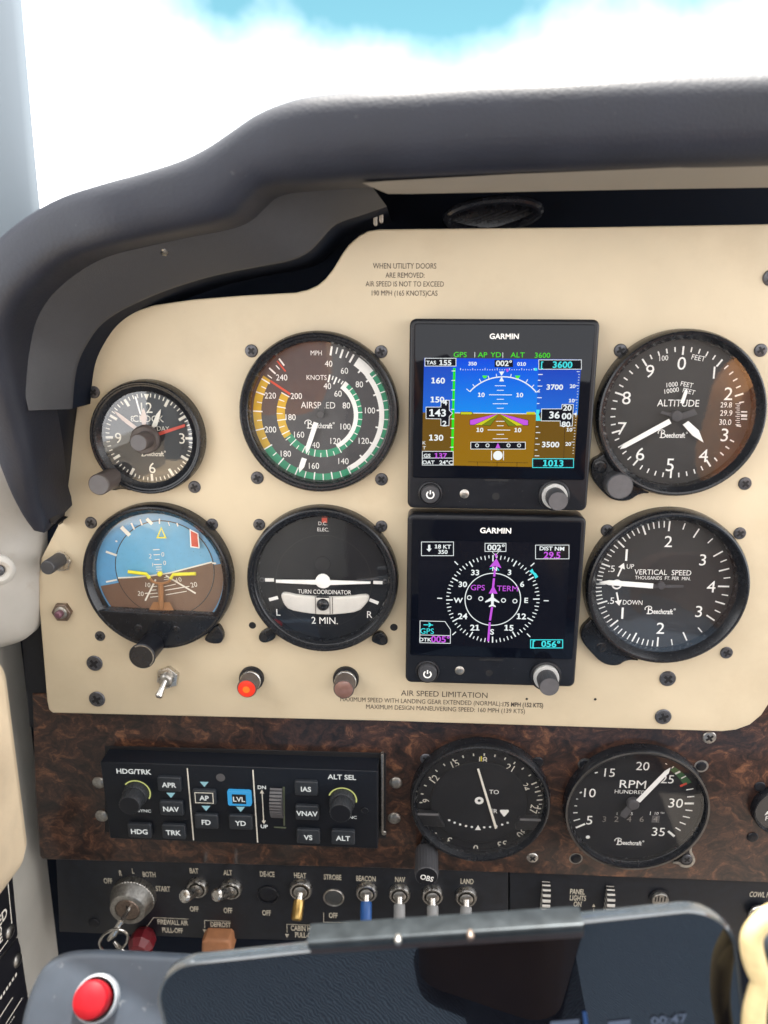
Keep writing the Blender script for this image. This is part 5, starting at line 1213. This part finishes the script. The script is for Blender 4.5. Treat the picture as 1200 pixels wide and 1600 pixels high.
# ================================================================== autopilot controller
H = .0125
c = C(140, 1150, 4.615); c2 = C(380, 1160, 4.615)
T = Thing('autopilot_controller', 'wide black autopilot controller with rows of keys and two knobs', 'autopilot controller', F1, 374, 1258, H)
TL, TRc, BR, BL = T.L(*c(86, 192), H), T.L(*c2(970, 205), H), T.L(*c2(970, 765), H), T.L(*c(138, 742), H)
x0, x1, y1, y0 = (TL[0] + BL[0]) / 2, (TRc[0] + BR[0]) / 2, (TL[1] + TRc[1]) / 2, (BL[1] + BR[1]) / 2
b = MB(); b.prism(rrect(x0, y0, x1, y1, .0006, 3), -.001, H, .0006); T.part('body', b, 'apbody')
MAT_AP = None
b = MB(); bx = [T.L(*c(110, 70)), T.L(*c2(1030, 76)), T.L(*c2(1030, 690)), T.L(*c(110, 690))]; b.prism([(q[0], q[1]) for q in bx], -.001, .0004, .0002); T.part('mounting_tray', b, 'slot')
b = MB(); b.prism(rrect(*T.L(*c2(992, 655), .003), *T.L(*c2(1012, 90), .003), .0004, 2), 0, .003, .0003); T.part('side_rail', b, 'dsteel')
s = Scr(T, c, H + .0002)
b = MB(); s.ln(b, [(88, 192), (1330, 222)], 3, 0) if False else None
def pt2(x, y): return ((x / 4.615 + 380 - 140) * 4.615, (y / 4.615 + 1160 - 1150) * 4.615)
s.ln(b, [(704, 232), (750, 752)], 9, 0); q = [pt2(70, 198), pt2(104, 722)]; s.ln(b, q, 9, 0)
q = [pt2(136, 355), pt2(148, 575)]; s.ln(b, q, 7, 0)
for p_, dy in ((pt2(135, 342), 26), (pt2(149, 590), -26)): s.poly(b, [p_, (p_[0] - 15, p_[1] + dy), (p_[0] + 15, p_[1] + dy)], 0)
T.part('printed_lines', b, 'lume')
b = MB(); s.tx(b, 'HDG/TRK', 319, 256, 34, 'b', 1.02, i=0); s.tx(b, 'ALT SEL', *pt2(711, 250), 34, 'b', 1.02, i=0); s.tx(b, 'DN', *pt2(134, 324), 25, 'b', 1.0, i=0); s.tx(b, 'UP', *pt2(152, 606), 25, 'b', 1.0, i=0)
s.tx(b, 'SYNC', 395, 540, 20, 'r', 1.1, i=0); s.tx(b, 'SYNC', *pt2(770, 540), 20, 'r', 1.1, i=0)
T.part('lettering', b, E_TXT)
def key(t, x, y, w_=168, h_=100, mat='key'):
    hk = H + .0022; p = T.L(*c(x, y), hk); k = T.k(*c(x, y), hk) / 4.615; hh = abs(T.L(*c(x, y - 50), hk)[1] - T.L(*c(x, y + 50), hk)[1]) / 100
    b = MB(); b.prism(rrect(p[0] - w_ / 2 * k, p[1] - h_ / 2 * hh, p[0] + w_ / 2 * k, p[1] + h_ / 2 * hh, 14 * k, 4), H - .0002, hk, .0007); o = T.part('key', b, mat, None, None if mat == 'key' else 'lit blue key')
    if t == 'LVL':
        b = MB(); b.rect(p[0] - 50 * k, p[1] - 34 * hh, p[0] + 50 * k, p[1] + 34 * hh, hk + .0001); T.part('key_window', b, 'slot', o)
    if t == 'AP':
        b = MB(); b.rectline(p[0] - 64 * k, p[1] - 36 * hh, p[0] + 64 * k, p[1] + 36 * hh, 6 * k, hk + .0001); T.part('key_frame', b, 'lume', o)
    b = MB(); b.text(t, p[0], p[1], 34 * hh, hk + .0002, 'b', .98); T.part('key_lettering', b, E_TXT, o)
for t, X, Y in (('APR', 573, 352), ('NAV', 588, 526), ('HDG', 359, 688), ('TRK', 605, 696), ('AP', 826, 446), ('FD', 841, 621), ('YD', 1088, 628)): key(t, X, Y)
key('LVL', 1078, 455, 170, 106, E_LVL)
for t, X, Y in (('IAS', 453, 336), ('VNAV', 460, 512), ('VS', 468, 684), ('ALT', 720, 690)): key(t, *pt2(X, Y))
b = MB()
for X, Y in ((826, 348), (585, 427), (839, 521), (1088, 528)): s.poly(b, [(X - 32, Y - 18), (X + 32, Y - 17), (X + 2, Y + 20)], 0)
T.part('indicator_triangles', b, E_TRI)
b = MB(); b.disc(*T.L(*c(945, 298), H), 32 * s.k, H + .0002, 32); T.part('light_sensor', b, 'knobtop')
b = MB(); b.lathe([(26 * s.k, H), (24 * s.k, H + .0003), (16 * s.k, H - .0001)], *T.L(*c2(876, 492), H), 28); T.part('phone_jack', b, 'blackp')
for (bx_, by_), (tx_, ty_), a0, a1 in (((340, 405), (248, 510), -50, 120), (pt2(716, 412), pt2(690, 518), -70, 100)):
    xx, yy = T.L(*c(bx_, by_), H); k = s.k
    b = MB(); b.arc(xx, yy, 92 * k, 102 * k, a0, a1, H + .0003, 40); T.part('knob_glow_ring', b, E_RING)
    b = MB(); b.lathe([(90 * k, H), (88 * k, H + .004), (84 * k, H + .0045), (76 * k, H + .0046), (76 * k, H + .011), (72 * k, H + .0116)], xx, yy, 48, True, .045); kk = T.part('knob', b, 'knobap')
    b = MB(); b.disc(xx, yy, 66 * k, H + .0117, 32); T.part('knob_cap', b, 'blackp', kk)
MAT_K = None
b = MB(); wx, wy = T.L(*c(*pt2(245, 430)), H); k = s.k
rings = []
for i in range(25):
    a = -.95 + 1.9 * i / 24; yy = wy + math.sin(a) * 150 * k; zz = H + (math.cos(a) - .50) * .011
    zz += .0003 if i % 2 else -.0001
    rings.append([(wx - 42 * k, yy, H - .001), (wx - 42 * k, yy, zz), (wx + 42 * k, yy, zz), (wx + 42 * k, yy, H - .001)])
b.loft(rings, closed=False)
for i in range(len(b.f)): b.mi[i] = (i // 3) % 2
T.part('thumb_wheel', b, ['knobap', 'knobtop'], angle=10)
b = MB(); s.poly(b, [pt2(285, 320), pt2(300, 320), pt2(302, 600), pt2(290, 600)], 0); s.poly(b, [pt2(222, 606), pt2(310, 610), pt2(310, 622), pt2(222, 616)], 0); T.part('wheel_slot_edge', b, 'olive')

# ================================================================== small controls on the cream panel
def hexpts(x, y, r, a0=10): return [(x + r * math.cos(R(a0 + 60 * i)), y + r * math.sin(R(a0 + 60 * i))) for i in range(6)]
# warning lights
for (bx, by), (tx, ty), rp, lab, lit in (((395, 1058), (385.5, 1076), 15.2, 'small round warning light glowing red below the gauges', True), ((540.5, 1064), (537, 1077), 16, 'small round warning light with a dull brown unlit lens', False)):
    T = Thing('warning_light', lab, 'warning light', F0, tx, ty, .013, 'round warning lights'); x, y = 0, 0; k = T.k(tx, ty, .013); r = rp * k
    b = MB(); b.lathe([(r * 1.30, 0), (r * 1.30, .0022), (r * 1.2, .003), (r * 1.08, .003)], x, y, 40); T.part('flange', b, 'blackp')
    b = MB(); b.lathe([(r * 1.10, .003), (r * 1.10, .0046), (r * 1.04, .005)], x, y, 40); T.part('collar', b, 'steel')
    b = MB(); b.lathe([(r * 1.02, .0048), (r * 1.02, .0126), (r * .99, .013), (r * .88, .0131)], x, y, 40); T.part('lens_tube', b, 'knobbrown')
    b = MB(); b.lathe([(r * .90, .0128), (r * .88, .0135), (r * .6, .0141), (r * .2, .0144)], x, y, 40); ln = T.part('lens', b, E_RED if lit else 'bulb')
    if lit:
        b = MB(); b.lathe([(r * .38, .01425), (r * .2, .0146)], x, y, 24); T.part('glowing_core', b, E_ORG, ln)
# push button
T = Thing('push_button', 'black push button in a silver hex nut on the panel\'s left edge', 'push button', F0, 95, 878.5, .002)
b = MB(); b.prism(hexpts(*T.L(95, 879, .0022), .0054), 0, .0024, .0005); T.part('nut', b, 'steel')
x, y = T.L(73.5, 887.5, .018); k = T.k(73, 887, .018); r = 11.4 * k
b = MB(); b.lathe([(r * 1.05, .002), (r * 1.05, .0042)], x, y, 36); T.part('sleeve', b, 'steel')
b = MB(); b.lathe([(r, .004), (r, .0166), (r * .96, .0176), (r * .85, .018)], x, y, 40); T.part('button_cap', b, 'knob')
# nut with stud
T = Thing('hex_stud', 'dull bronze hex nut with a purplish stud beside the attitude gauge', 'nut', F0, 94.5, 958, .002)
b = MB(); b.prism(hexpts(*T.L(95, 958, .003), .0054, 0), 0, .003, .0007); T.part('nut', b, 'bronze')
x, y = T.L(92, 960, .006); b = MB(); b.lathe([(.0036, .0025), (.0034, .0042), (.0028, .0046)], x, y, 32); T.part('collar', b, 'dsteel')
b = MB(); b.lathe([(.0021, .004), (.0021, .0070), (.0012, .0078)], x, y, 24); T.part('stud', b, 'studm')
# toggle switch
def toggle(name, label, fr, base, tip, hb, ht, sleeve=None, nut=True, rb=.0058, rl=(.0014, .0021), ring=True, group=None, tipmat='steel'):
    T = Thing(name, label, 'toggle switch', fr, *base, hb, group)
    b = MB()
    if nut: b.prism(hexpts(0, 0, rb * 1.1, 20), 0, hb * .55, .0004); T.part('nut', b, 'steel')
    else:
        b.lathe([(rb * 1.05, 0), (rb * 1.05, hb * .6), (rb * .95, hb * .9), (rb * .80, hb * .9), (rb * .76, hb * .3)], 0, 0, 40, False); T.part('bushing_ring', b, 'steel')
        b = MB(); b.disc(0, 0, rb * .80, hb * .3, 32); T.part('bushing_well', b, 'slot')
    b = MB(); b.lathe([(rb * .66, hb * .2), (rb * .64, hb), (rb * .45, hb * 1.15)], 0, 0, 32); T.part('bushing', b, 'dsteel')
    p = Vector((0, 0, hb)); q = Vector(T.L3(*tip, ht)); 
    b = MB(); b.rod(p, q, [(rl[0], 0), (rl[0] * 1.05, .3), (rl[1], .86), (rl[1] * .95, .94), (rl[1] * .6, 1.0)]); lv = T.part('lever', b, tipmat)
    if sleeve:
        b = MB(); b.rod(p.lerp(q, .25), q + (q - p) * .02, [(rl[1] * 1.35, 0), (rl[1] * 1.45, .1), (rl[1] * 1.45, .88), (rl[1] * 1.2, .97), (rl[1] * .9, 1)]); T.part('lever_sleeve', b, sleeve, lv)
    return T
toggle('toggle_switch', 'bright steel toggle switch on the cream panel below the attitude gauge', F0, (258.5, 1064), (247, 1090), .006, .013)

# ================================================================== bottom row of controls
c6 = C(80, 1340, 4.2857); c7 = C(340, 1340, 2.7273); c8 = C(760, 1340, 2.7273)
T = Thing('ignition_switch', 'knurled grey steel ignition switch left of the toggles', 'ignition switch', F2, *c6(510, 352), .0125)
k = T.k(*c6(510, 352), .0125) / 4.2857
b = MB(); b.lathe([(150 * k, 0), (150 * k, .0045), (146 * k, .005)], 0, 0, 90, True, .03); T.part('knurled_ring', b, 'dsteel', angle=15)
b = MB(); b.lathe([(146 * k, .005), (122 * k, .0112), (118 * k, .0122), (110 * k, .0126), (84 * k, .0126), (82 * k, .0118)], 0, 0, 72, True); T.part('barrel', b, 'dsteel')
b = MB(); b.lathe([(80 * k, .0115), (80 * k, .0122), (74 * k, .0127)], 0, 0, 48); cyl = T.part('lock_cylinder', b, 'bronze')
b = MB(); b.rect(-5 * k, -40 * k, 5 * k, 40 * k, .0128); T.part('keyway', b, 'slot', cyl)
# key and ring hanging from it
T = Thing('key', 'steel key with a split ring hanging from the ignition switch', 'key', F2, *c6(525, 335), .014)
b = MB(); p0 = Vector((0, 0, .0125)); p1 = Vector(T.L3(*c6(470, 430), .024)); p2 = Vector(T.L3(*c6(420, 510), .027)); p3 = Vector(T.L3(*c6(385, 550), .027))
b.tube([p0, p0.lerp(p1, .5), p1], [.0011, .0013, .0015], 10); b.tube([p1 - Vector((0, 0, .0006)), p2, p3], [.0017, .0021, .0012], 10); T.part('blade', b, 'keysteel')
def ringpts(cx, cy, rx_, ry_, rot, w, tw, n=40):
    o = []
    for i in range(n):
        a = 2 * PI * i / n; u, v = rx_ * math.cos(a), ry_ * math.sin(a); cr_, sr_ = math.cos(R(rot)), math.sin(R(rot))
        o.append(T.L3(*c6(cx + u * cr_ - v * sr_, cy + u * sr_ + v * cr_), w + tw * math.cos(a + 1)))
    return o
b = MB(); b.tube(ringpts(420, 555, 100, 70, 65 - 90, .024, .003), .00085, 8, True); b.tube(ringpts(421, 557, 98, 70, 66 - 90, .0226, .003), .00085, 8, True); T.part('key_ring', b, 'keysteel')
b = MB(); b.tube([T.L3(*c6(420, 560), .020), T.L3(*c6(455, 605), .020), T.L3(*c6(492, 632), .020)], [.0010, .0016, .0009], 10); T.part('ring_tab', b, 'keysteel')

G_T = 'toggle switches along the bottom panel'
toggle('toggle_switch', 'bare steel toggle flipped up under the word BAT', F2, c6(972, 222), c6(888, 262), .004, .0165, None, False, .0062, (.0028, .0038), group=G_T)
toggle('toggle_switch', 'bare steel toggle flipped up under the word ALT', F2, c6(1200, 232), c6(1102, 250), .004, .0165, None, False, .0062, (.0028, .0038), group=G_T)
toggle('toggle_switch', 'toggle with a brass sleeve pointing down under the word HEAT', F2, c7(352, 150), c7(336, 268), .004, .0150, 'brass', False, .0066, (.0020, .0024), group=G_T)
toggle('toggle_switch', 'toggle with a blue sleeve under the word BEACON', F2, c7(634, 160), c7(632, 275), .004, .0150, 'blue', False, .0062, (.0020, .0024), group=G_T)
toggle('toggle_switch', 'toggle with a grey sleeve under the word NAV', F2, c7(775, 168), c7(775, 290), .004, .0150, 'greyt', False, .0062, (.0020, .0024), group=G_T)
toggle('toggle_switch', 'toggle with a grey sleeve right below the OBS knob', F2, c7(916, 174), c7(917, 296), .004, .0150, 'greyt', False, .0062, (.0020, .0024), group=G_T)
toggle('toggle_switch', 'toggle with a grey sleeve under the word LAND', F2, c7(1060, 180), c7(1056, 300), .004, .0150, 'greyt', False, .0062, (.0020, .0024), group=G_T)
for lab, cc, X, Y, rr, m_ in (('empty round switch hole under the words DE-ICE', c7, 215, 157, 46, 'slot'), ('blanked round switch hole with a grey plug under the word STROBE', c7, 495, 168, 45, 'knobtop')):
    T = Thing('switch_blank', lab, 'switch blank', F2, *cc(X, Y)); k = T.k(*cc(X, Y)) / 2.7273; r = rr * k
    b = MB(); b.lathe([(r, 0), (r, .0008), (r * .94, .0012), (r * .86, .001), (r * .84, .0004)], 0, 0, 40, False); T.part('rim', b, 'blackp' if m_ == 'slot' else 'dsteel')
    b = MB(); b.lathe([(r * .86, .0002), (r * .8, .0005), (r * .4, .0007)], 0, 0, 40); T.part('plug', b, 'blackp' if m_ == 'slot' else 'plug')
# ribbed dimmer wheels
for lab, X, Y0_, Y1_ in (('ribbed dimmer wheel left of the PANEL LIGHTS lettering', 248, 112, 225), ('ribbed dimmer wheel right of the PANEL LIGHTS lettering', 519, 130, 245)):
    T = Thing('dimmer_wheel', lab, 'dimmer wheel', F2, *c8(X, (Y0_ + Y1_) / 2), 0, 'ribbed dimmer wheels'); k = T.k(*c8(X, Y0_)) / 2.7273; hw = 17 * k
    b = MB(); b.rect(-hw * 1.25, -.0125, hw * 1.25, .0125, .00015); T.part('slot', b, 'slot')
    rings = []; mb = MB(); n = 60
    for i in range(n):
        a = PI * 1.0 * i / (n - 1) - PI / 2; tooth = (i // 3) % 2; rr = .0118 - (0 if tooth else .0009)
        rings.append([(-hw, rr * math.sin(a), -.004), (-hw, rr * math.sin(a), rr * math.cos(a) * .55), (hw, rr * math.sin(a), rr * math.cos(a) * .55), (hw, rr * math.sin(a), -.004)])
    mb.loft(rings, closed=False)
    for i in range(len(mb.f)): mb.mi[i] = 1 if (i // 3 // 3) % 2 else 0
    T.part('wheel', mb, ['slot', 'rib'], angle=10)
T = Thing('rotary_knob', 'worn round knob with faded black lettering half hidden by the phone', 'knob', F2, *c8(742, 185), .003); k = T.k(*c8(742, 185)) / 2.7273; r = 36 * k
b = MB(); b.lathe([(r * 1.25, 0), (r * 1.25, .001)], 0, 0, 40); T.part('base', b, 'blackp')
b = MB(); b.lathe([(r, 0), (r, .0026), (r * .95, .003)], 0, 0, 40); T.part('face', b, 'dsteel')
b = MB()
for i, x_ in enumerate((-.6, -.25, .12, .5)): b.rect(r * (x_ - .1), -r * .1, r * (x_ + .06), r * (.55 + .2 * (i % 2)), .00315)
T.part('worn_marks', b, 'slot')
T = Thing('cowl_flap_control', 'round chrome-ringed control under COWL FLAPS at the right edge', 'control', F2, *c8(1168, 245), .003); k = T.k(*c8(1168, 245)) / 2.7273
b = MB(); pts = [(44 * k * math.cos(2 * PI * i / 40), 44 * k * math.sin(2 * PI * i / 40), .003) for i in range(40)]; b.tube(pts, .0014, 10, True); T.part('chrome_ring', b, 'steel')
b = MB(); b.lathe([(40 * k, .0), (40 * k, .0018), (20 * k, .002)], 0, 0, 36); T.part('centre', b, 'blackp')

# pull knobs below the bottom panel
T = Thing('pull_knob', 'dark red faceted pull knob behind the key ring', 'pull knob', F2, *c6(590, 615), .012); k = T.k(*c6(590, 615), .012) / 4.2857
b = MB(); b.tube([(0, 0, -.02), (0, 0, .004)], .003, 12); T.part('rod', b, 'dsteel')
b = MB(); b.lathe([(52 * k, -.002), (86 * k, .004), (86 * k, .010), (58 * k, .0145)], 0, 0, 9); T.part('grip', b, 'maroon', angle=5)
T = Thing('pull_knob', 'flat orange tan pull knob under the word DEFROST', 'pull knob', F2, *c6(1100, 610), .010); k = T.k(*c6(1100, 610), .01) / 4.2857
b = MB(); b.tube([(0, 0, -.02), (0, 0, .004)], .003, 12); T.part('rod', b, 'dsteel')
b = MB(); b.prism([(-105 * k, -60 * k), (105 * k, -60 * k), (100 * k, 40 * k), (85 * k, 62 * k), (-70 * k, 60 * k), (-95 * k, 35 * k)], -.002, .009, .002); T.part('grip', b, 'tan')

# ================================================================== foreground: phone in its holder, yoke parts
WP = .182
pL = Vector(F0.W(330, 1503, WP)); pR = Vector(F0.W(1000, 1432, WP))
u = (pR - pL); u.y = 0; u.normalize(); v = Vector((-u.z, 0, u.x))
tilt = R(3); v = (Matrix.Rotation(-tilt, 3, u) @ v)
FP = Frame(pL, u, v)
T = Thing('phone', 'dark glossy phone in a clear case lying across the bottom edge', 'phone', FP, 700, 1470, 0)
top = T.L(1000, 1428)[1]; xl = T.L(254, 1590)[0]; xr = T.L(1160, 1560)[0]; bot = top - .078
b = MB(); po = rrect(xl, bot, xr, top, .0155, 12)
n = len(po); rings = [[(*q, z) for q in inset(po, d_)] for d_, z in ((.0004, -.0040), (-.0002, -.003), (-.0003, -.001), (-.0001, .0005), (.0005, .0008), (.0008, .0007), (.0011, .0002), (.0011, -.0004))]
b.loft(rings, True, True, False); T.part('case', b, 'clear')
b = MB(); b.poly(inset(po, .0011), 0); sc_ = T.part('screen', b, 'screen')
s = Scr(T, C(0, 0, 1), .0002)
b = MB(); 
for t, X, Y, h in (('00:47', 1045, 1592, 13),): s.tx(b, t, X, Y, h, 'b', 1.15)
for x0_, x1_ in ((860, 905), (950, 985)): s.poly(b, [(x0_, 1596), (x1_, 1592), (x1_, 1600), (x0_, 1604)], 2)
T.part('screen_lettering', b, E_DIM, sc_)
b = MB(); s.poly(b, [(910, 1580), (916, 1580), (920, 1605), (913, 1605)], 2); T.part('screen_mark', b, E_BLU, sc_)
# spring clamp over the top edge
T2 = Thing('phone_holder', 'grey metal holder bar clamped over the phone\'s top edge', 'phone holder', FP, 700, 1452, .004)
b = MB(); a0, a1 = T2.L(480, 1480, .006), T2.L(913, 1452, .006); d_ = (Vector(a1) - Vector(a0)).normalized(); nrm = Vector((-d_.y, d_.x)); hh = .0015
rect = [Vector(a0) - nrm * hh, Vector(a1) - nrm * hh, Vector(a1) + nrm * hh, Vector(a0) + nrm * hh]
b.prism([tuple(q) for q in rect], -.002, .006, .0009); T2.part('bar', b, 'clampm')
b = MB(); r2 = [Vector(a0) - nrm * .0048, Vector(a1) - nrm * .0048, Vector(a1) - nrm * .0018, Vector(a0) - nrm * .0018]
b.prism([tuple(q) for q in r2], .001, .0040, .0008); T2.part('front_lip', b, 'clampd')
for X, Y, rr, m_ in ((622, 1470, .0012, 'dsteel'), (735, 1463, .0012, 'bronze')):
    b = MB(); b.lathe([(rr, .005), (rr, .0068), (rr * .6, .0076)], *T2.L(X, Y, .0065), 20); T2.part('rivet', b, m_)

# yoke box with the red button
FY = Frame(F0.W(150, 1560, .165), (1, .10, .0), (0, .95, 1))
FY = Frame(FY.o, FY.u, FY.v - FY.u * FY.v.dot(FY.u))
T = Thing('yoke_plate', 'grey blue yoke plate carrying a red push button', 'yoke plate', FY, 150, 1560)
pts = [T.L(*q) for q in smooth_pts([(18, 1720), (26, 1610), (46, 1540), (68, 1503), (100, 1486), (150, 1483), (230, 1487), (330, 1492), (330, 1720)], 2)]
b = MB(); b.prism(pts, -.008, 0, .003); T.part('plate', b, 'yoke')
x, y = T.L(148, 1561, .004); k = T.k(148, 1561, .004)
b = MB(); b.lathe([(35 * k, -.001), (35 * k, .0022), (34 * k, .0036), (31 * k, .004), (29 * k, .002)], x, y, 48, False); T.part('button_ring', b, 'ringm')
b = MB(); b.lathe([(25 * k, 0), (25 * k, .0055), (27 * k, .0062), (27 * k, .0090), (25 * k, .0104), (17 * k, .0114), (7 * k, .0118)], x, y, 48); T.part('button', b, 'redb')
# pale grip part at the lower right corner
FR = Frame(F0.W(1175, 1520, .19), (1, 0, 0), (0, .2, 1))
T = Thing('yoke_grip', 'sunlit cream rimmed grey yoke grip at the lower right corner', 'yoke grip', FR, 1180, 1520)
out_ = [(1240, 1408), (1206, 1421), (1184, 1430), (1167, 1444), (1158, 1462), (1160, 1485), (1168, 1512), (1176, 1530), (1168, 1552), (1163, 1580), (1162, 1610), (1166, 1680), (1185, 1760)]
op = [T.L3(px + 15, py + 4, .003) for px, py in smooth_pts(out_, 2)]
b = MB(); b.tube(op, [.0031 + .0002 * math.sin(i * .35) for i in range(len(op))], 14); T.part('rim', b, 'sunlit')
b = MB(); b.prism([T.L(px, py) for px, py in smooth_pts([(px + 40, py + 26) for px, py in out_], 1)] + [T.L(1330, 1760), T.L(1330, 1408)], -.012, .001, .001); T.part('plate', b, 'yoke')
# ================================================================== the cabin around the camera (outside the frame: it shades the panel and fills the reflections)
def slab(name, pts, mat, label, kind='structure'):
    b = MB()
    b.add(pts, [(0, 1, 2, 3)]); o = build(name, b, mat); o['kind'] = kind; o['label'] = label; return o
slab('headliner', [(-.5, -.40, .52), (1.15, -.40, .52), (1.15, -2.0, .50), (-.5, -2.0, .50)], 'liner', 'pale cabin headliner above the seats')
slab('rear_bulkhead', [(-.5, -2.0, -.8), (1.15, -2.0, -.8), (1.15, -2.0, .10), (-.5, -2.0, .10)], 'bulk', 'brown grey cabin rear bulkhead')
slab('cabin_floor', [(-.5, .03, -.8), (1.15, .03, -.8), (1.15, -2.0, -.8), (-.5, -2.0, -.8)], 'carpet', 'dark cabin floor carpet')
slab('cabin_sidewall', [(1.05, .3, -.8), (1.05, -2.0, -.8), (1.05, -2.0, -.35), (1.05, .3, -.35)], 'wallg', 'grey-white cabin side wall on the far right')
slab('cabin_sidewall', [(-.24, -.32, -.8), (-.24, -2.0, -.8), (-.24, -2.0, -.02), (-.24, -.32, -.14)], 'wallg', 'grey-white cabin side wall behind the armrest')
# unseen navy cloth, shaped like a lap, added for the phone screen to mirror
b = MB(); nx, ny = 40, 40; vs = []; fs = []
for i in range(nx + 1):
    for j in range(ny + 1):
        x = -.22 + .62 * i / nx; y = -.27 - .55 * j / ny
        z = -.40 - .035 * (abs((x - .09) / .31)) ** 3 + .018 * math.sin(x * 17 + 1) + .012 * math.sin(y * 23 + x * 9) - (.05 if .04 < x < .10 else 0)
        vs.append((x, y, z))
for i in range(nx):
    for j in range(ny): a = i * (ny + 1) + j; fs.append((a, a + 1, a + ny + 2, a + ny + 1))
b.add(vs, fs); o = build('reflection_cloth', b, 'navy', None, 80); o['label'] = 'unseen navy woven cloth added for its reflection in the phone screen'; o['category'] = 'cushion'

b = MB(); b.xf = Matrix.Translation((.07, -.47, -.345)) @ Matrix.Rotation(.35, 4, 'Z'); b.prism(rrect(-.045, -.10, .045, .10, .02), -.03, .03, .012); o = build('reflection_bag', b, 'bag'); o['label'] = 'unseen dark brown block added for its reflection in the phone screen'; o['category'] = 'bag'  # unseen block added for the brown patch mirrored in the phone

b = MB(); b.prism(rrect(-.24, -.05, .24, .38, .05), 0, .09, .03); b.v = [tuple(v) for v in b.v]
o = build('reflection_seat', b, 'seatb'); o.matrix_world = Matrix.Translation((.56, -.62, -.70)) @ Matrix.Rotation(R(90 + 14), 4, 'X'); o['label'] = 'unseen brown leather seat back added on the right for reflections'; o['category'] = 'seat'  # unseen seat back put in for the right-hand gauges to reflect
b = MB(); b.prism(rrect(-.16, 0, .16, .20, .06), 0, .10, .04)
o = build('reflection_headrest', b, 'seatt'); o.matrix_world = Matrix.Translation((.50, -.56, -.24)) @ Matrix.Rotation(R(90 - 22), 4, 'X'); o['label'] = 'unseen tan leather pad added for its reflection in the altimeter'; o['category'] = 'reflection_headrest'  # unseen, placed to give the altimeter glass a warm reflection
b = MB(); b.prism([(0, 0), (.03, 0), (.10, .75), (.07, .75)], 0, .03, .004)
o = build('reflection_bar', b, 'post'); o.matrix_world = FW.M @ Matrix.Translation((-.40, -.14, -.03)); o['label'] = 'unseen slanted grey bar added for its reflection in the clock'; o['category'] = 'reflection bar'  # unseen bar added to break up the reflection in the clock glass

b = MB(); b.prism(rrect(-.06, 0, .06, .16, .045), 0, .07, .03)
o = build('reflection_headrest', b, 'seatt'); o.matrix_world = Matrix.Translation((-.165, -.50, -.11)) @ Matrix.Rotation(R(90 - 22), 4, 'X'); o['label'] = 'unseen narrow tan leather pad added for its reflection in the airspeed gauge'; o['category'] = 'reflection_headrest'  # unseen, added so the airspeed glass mirrors something warm
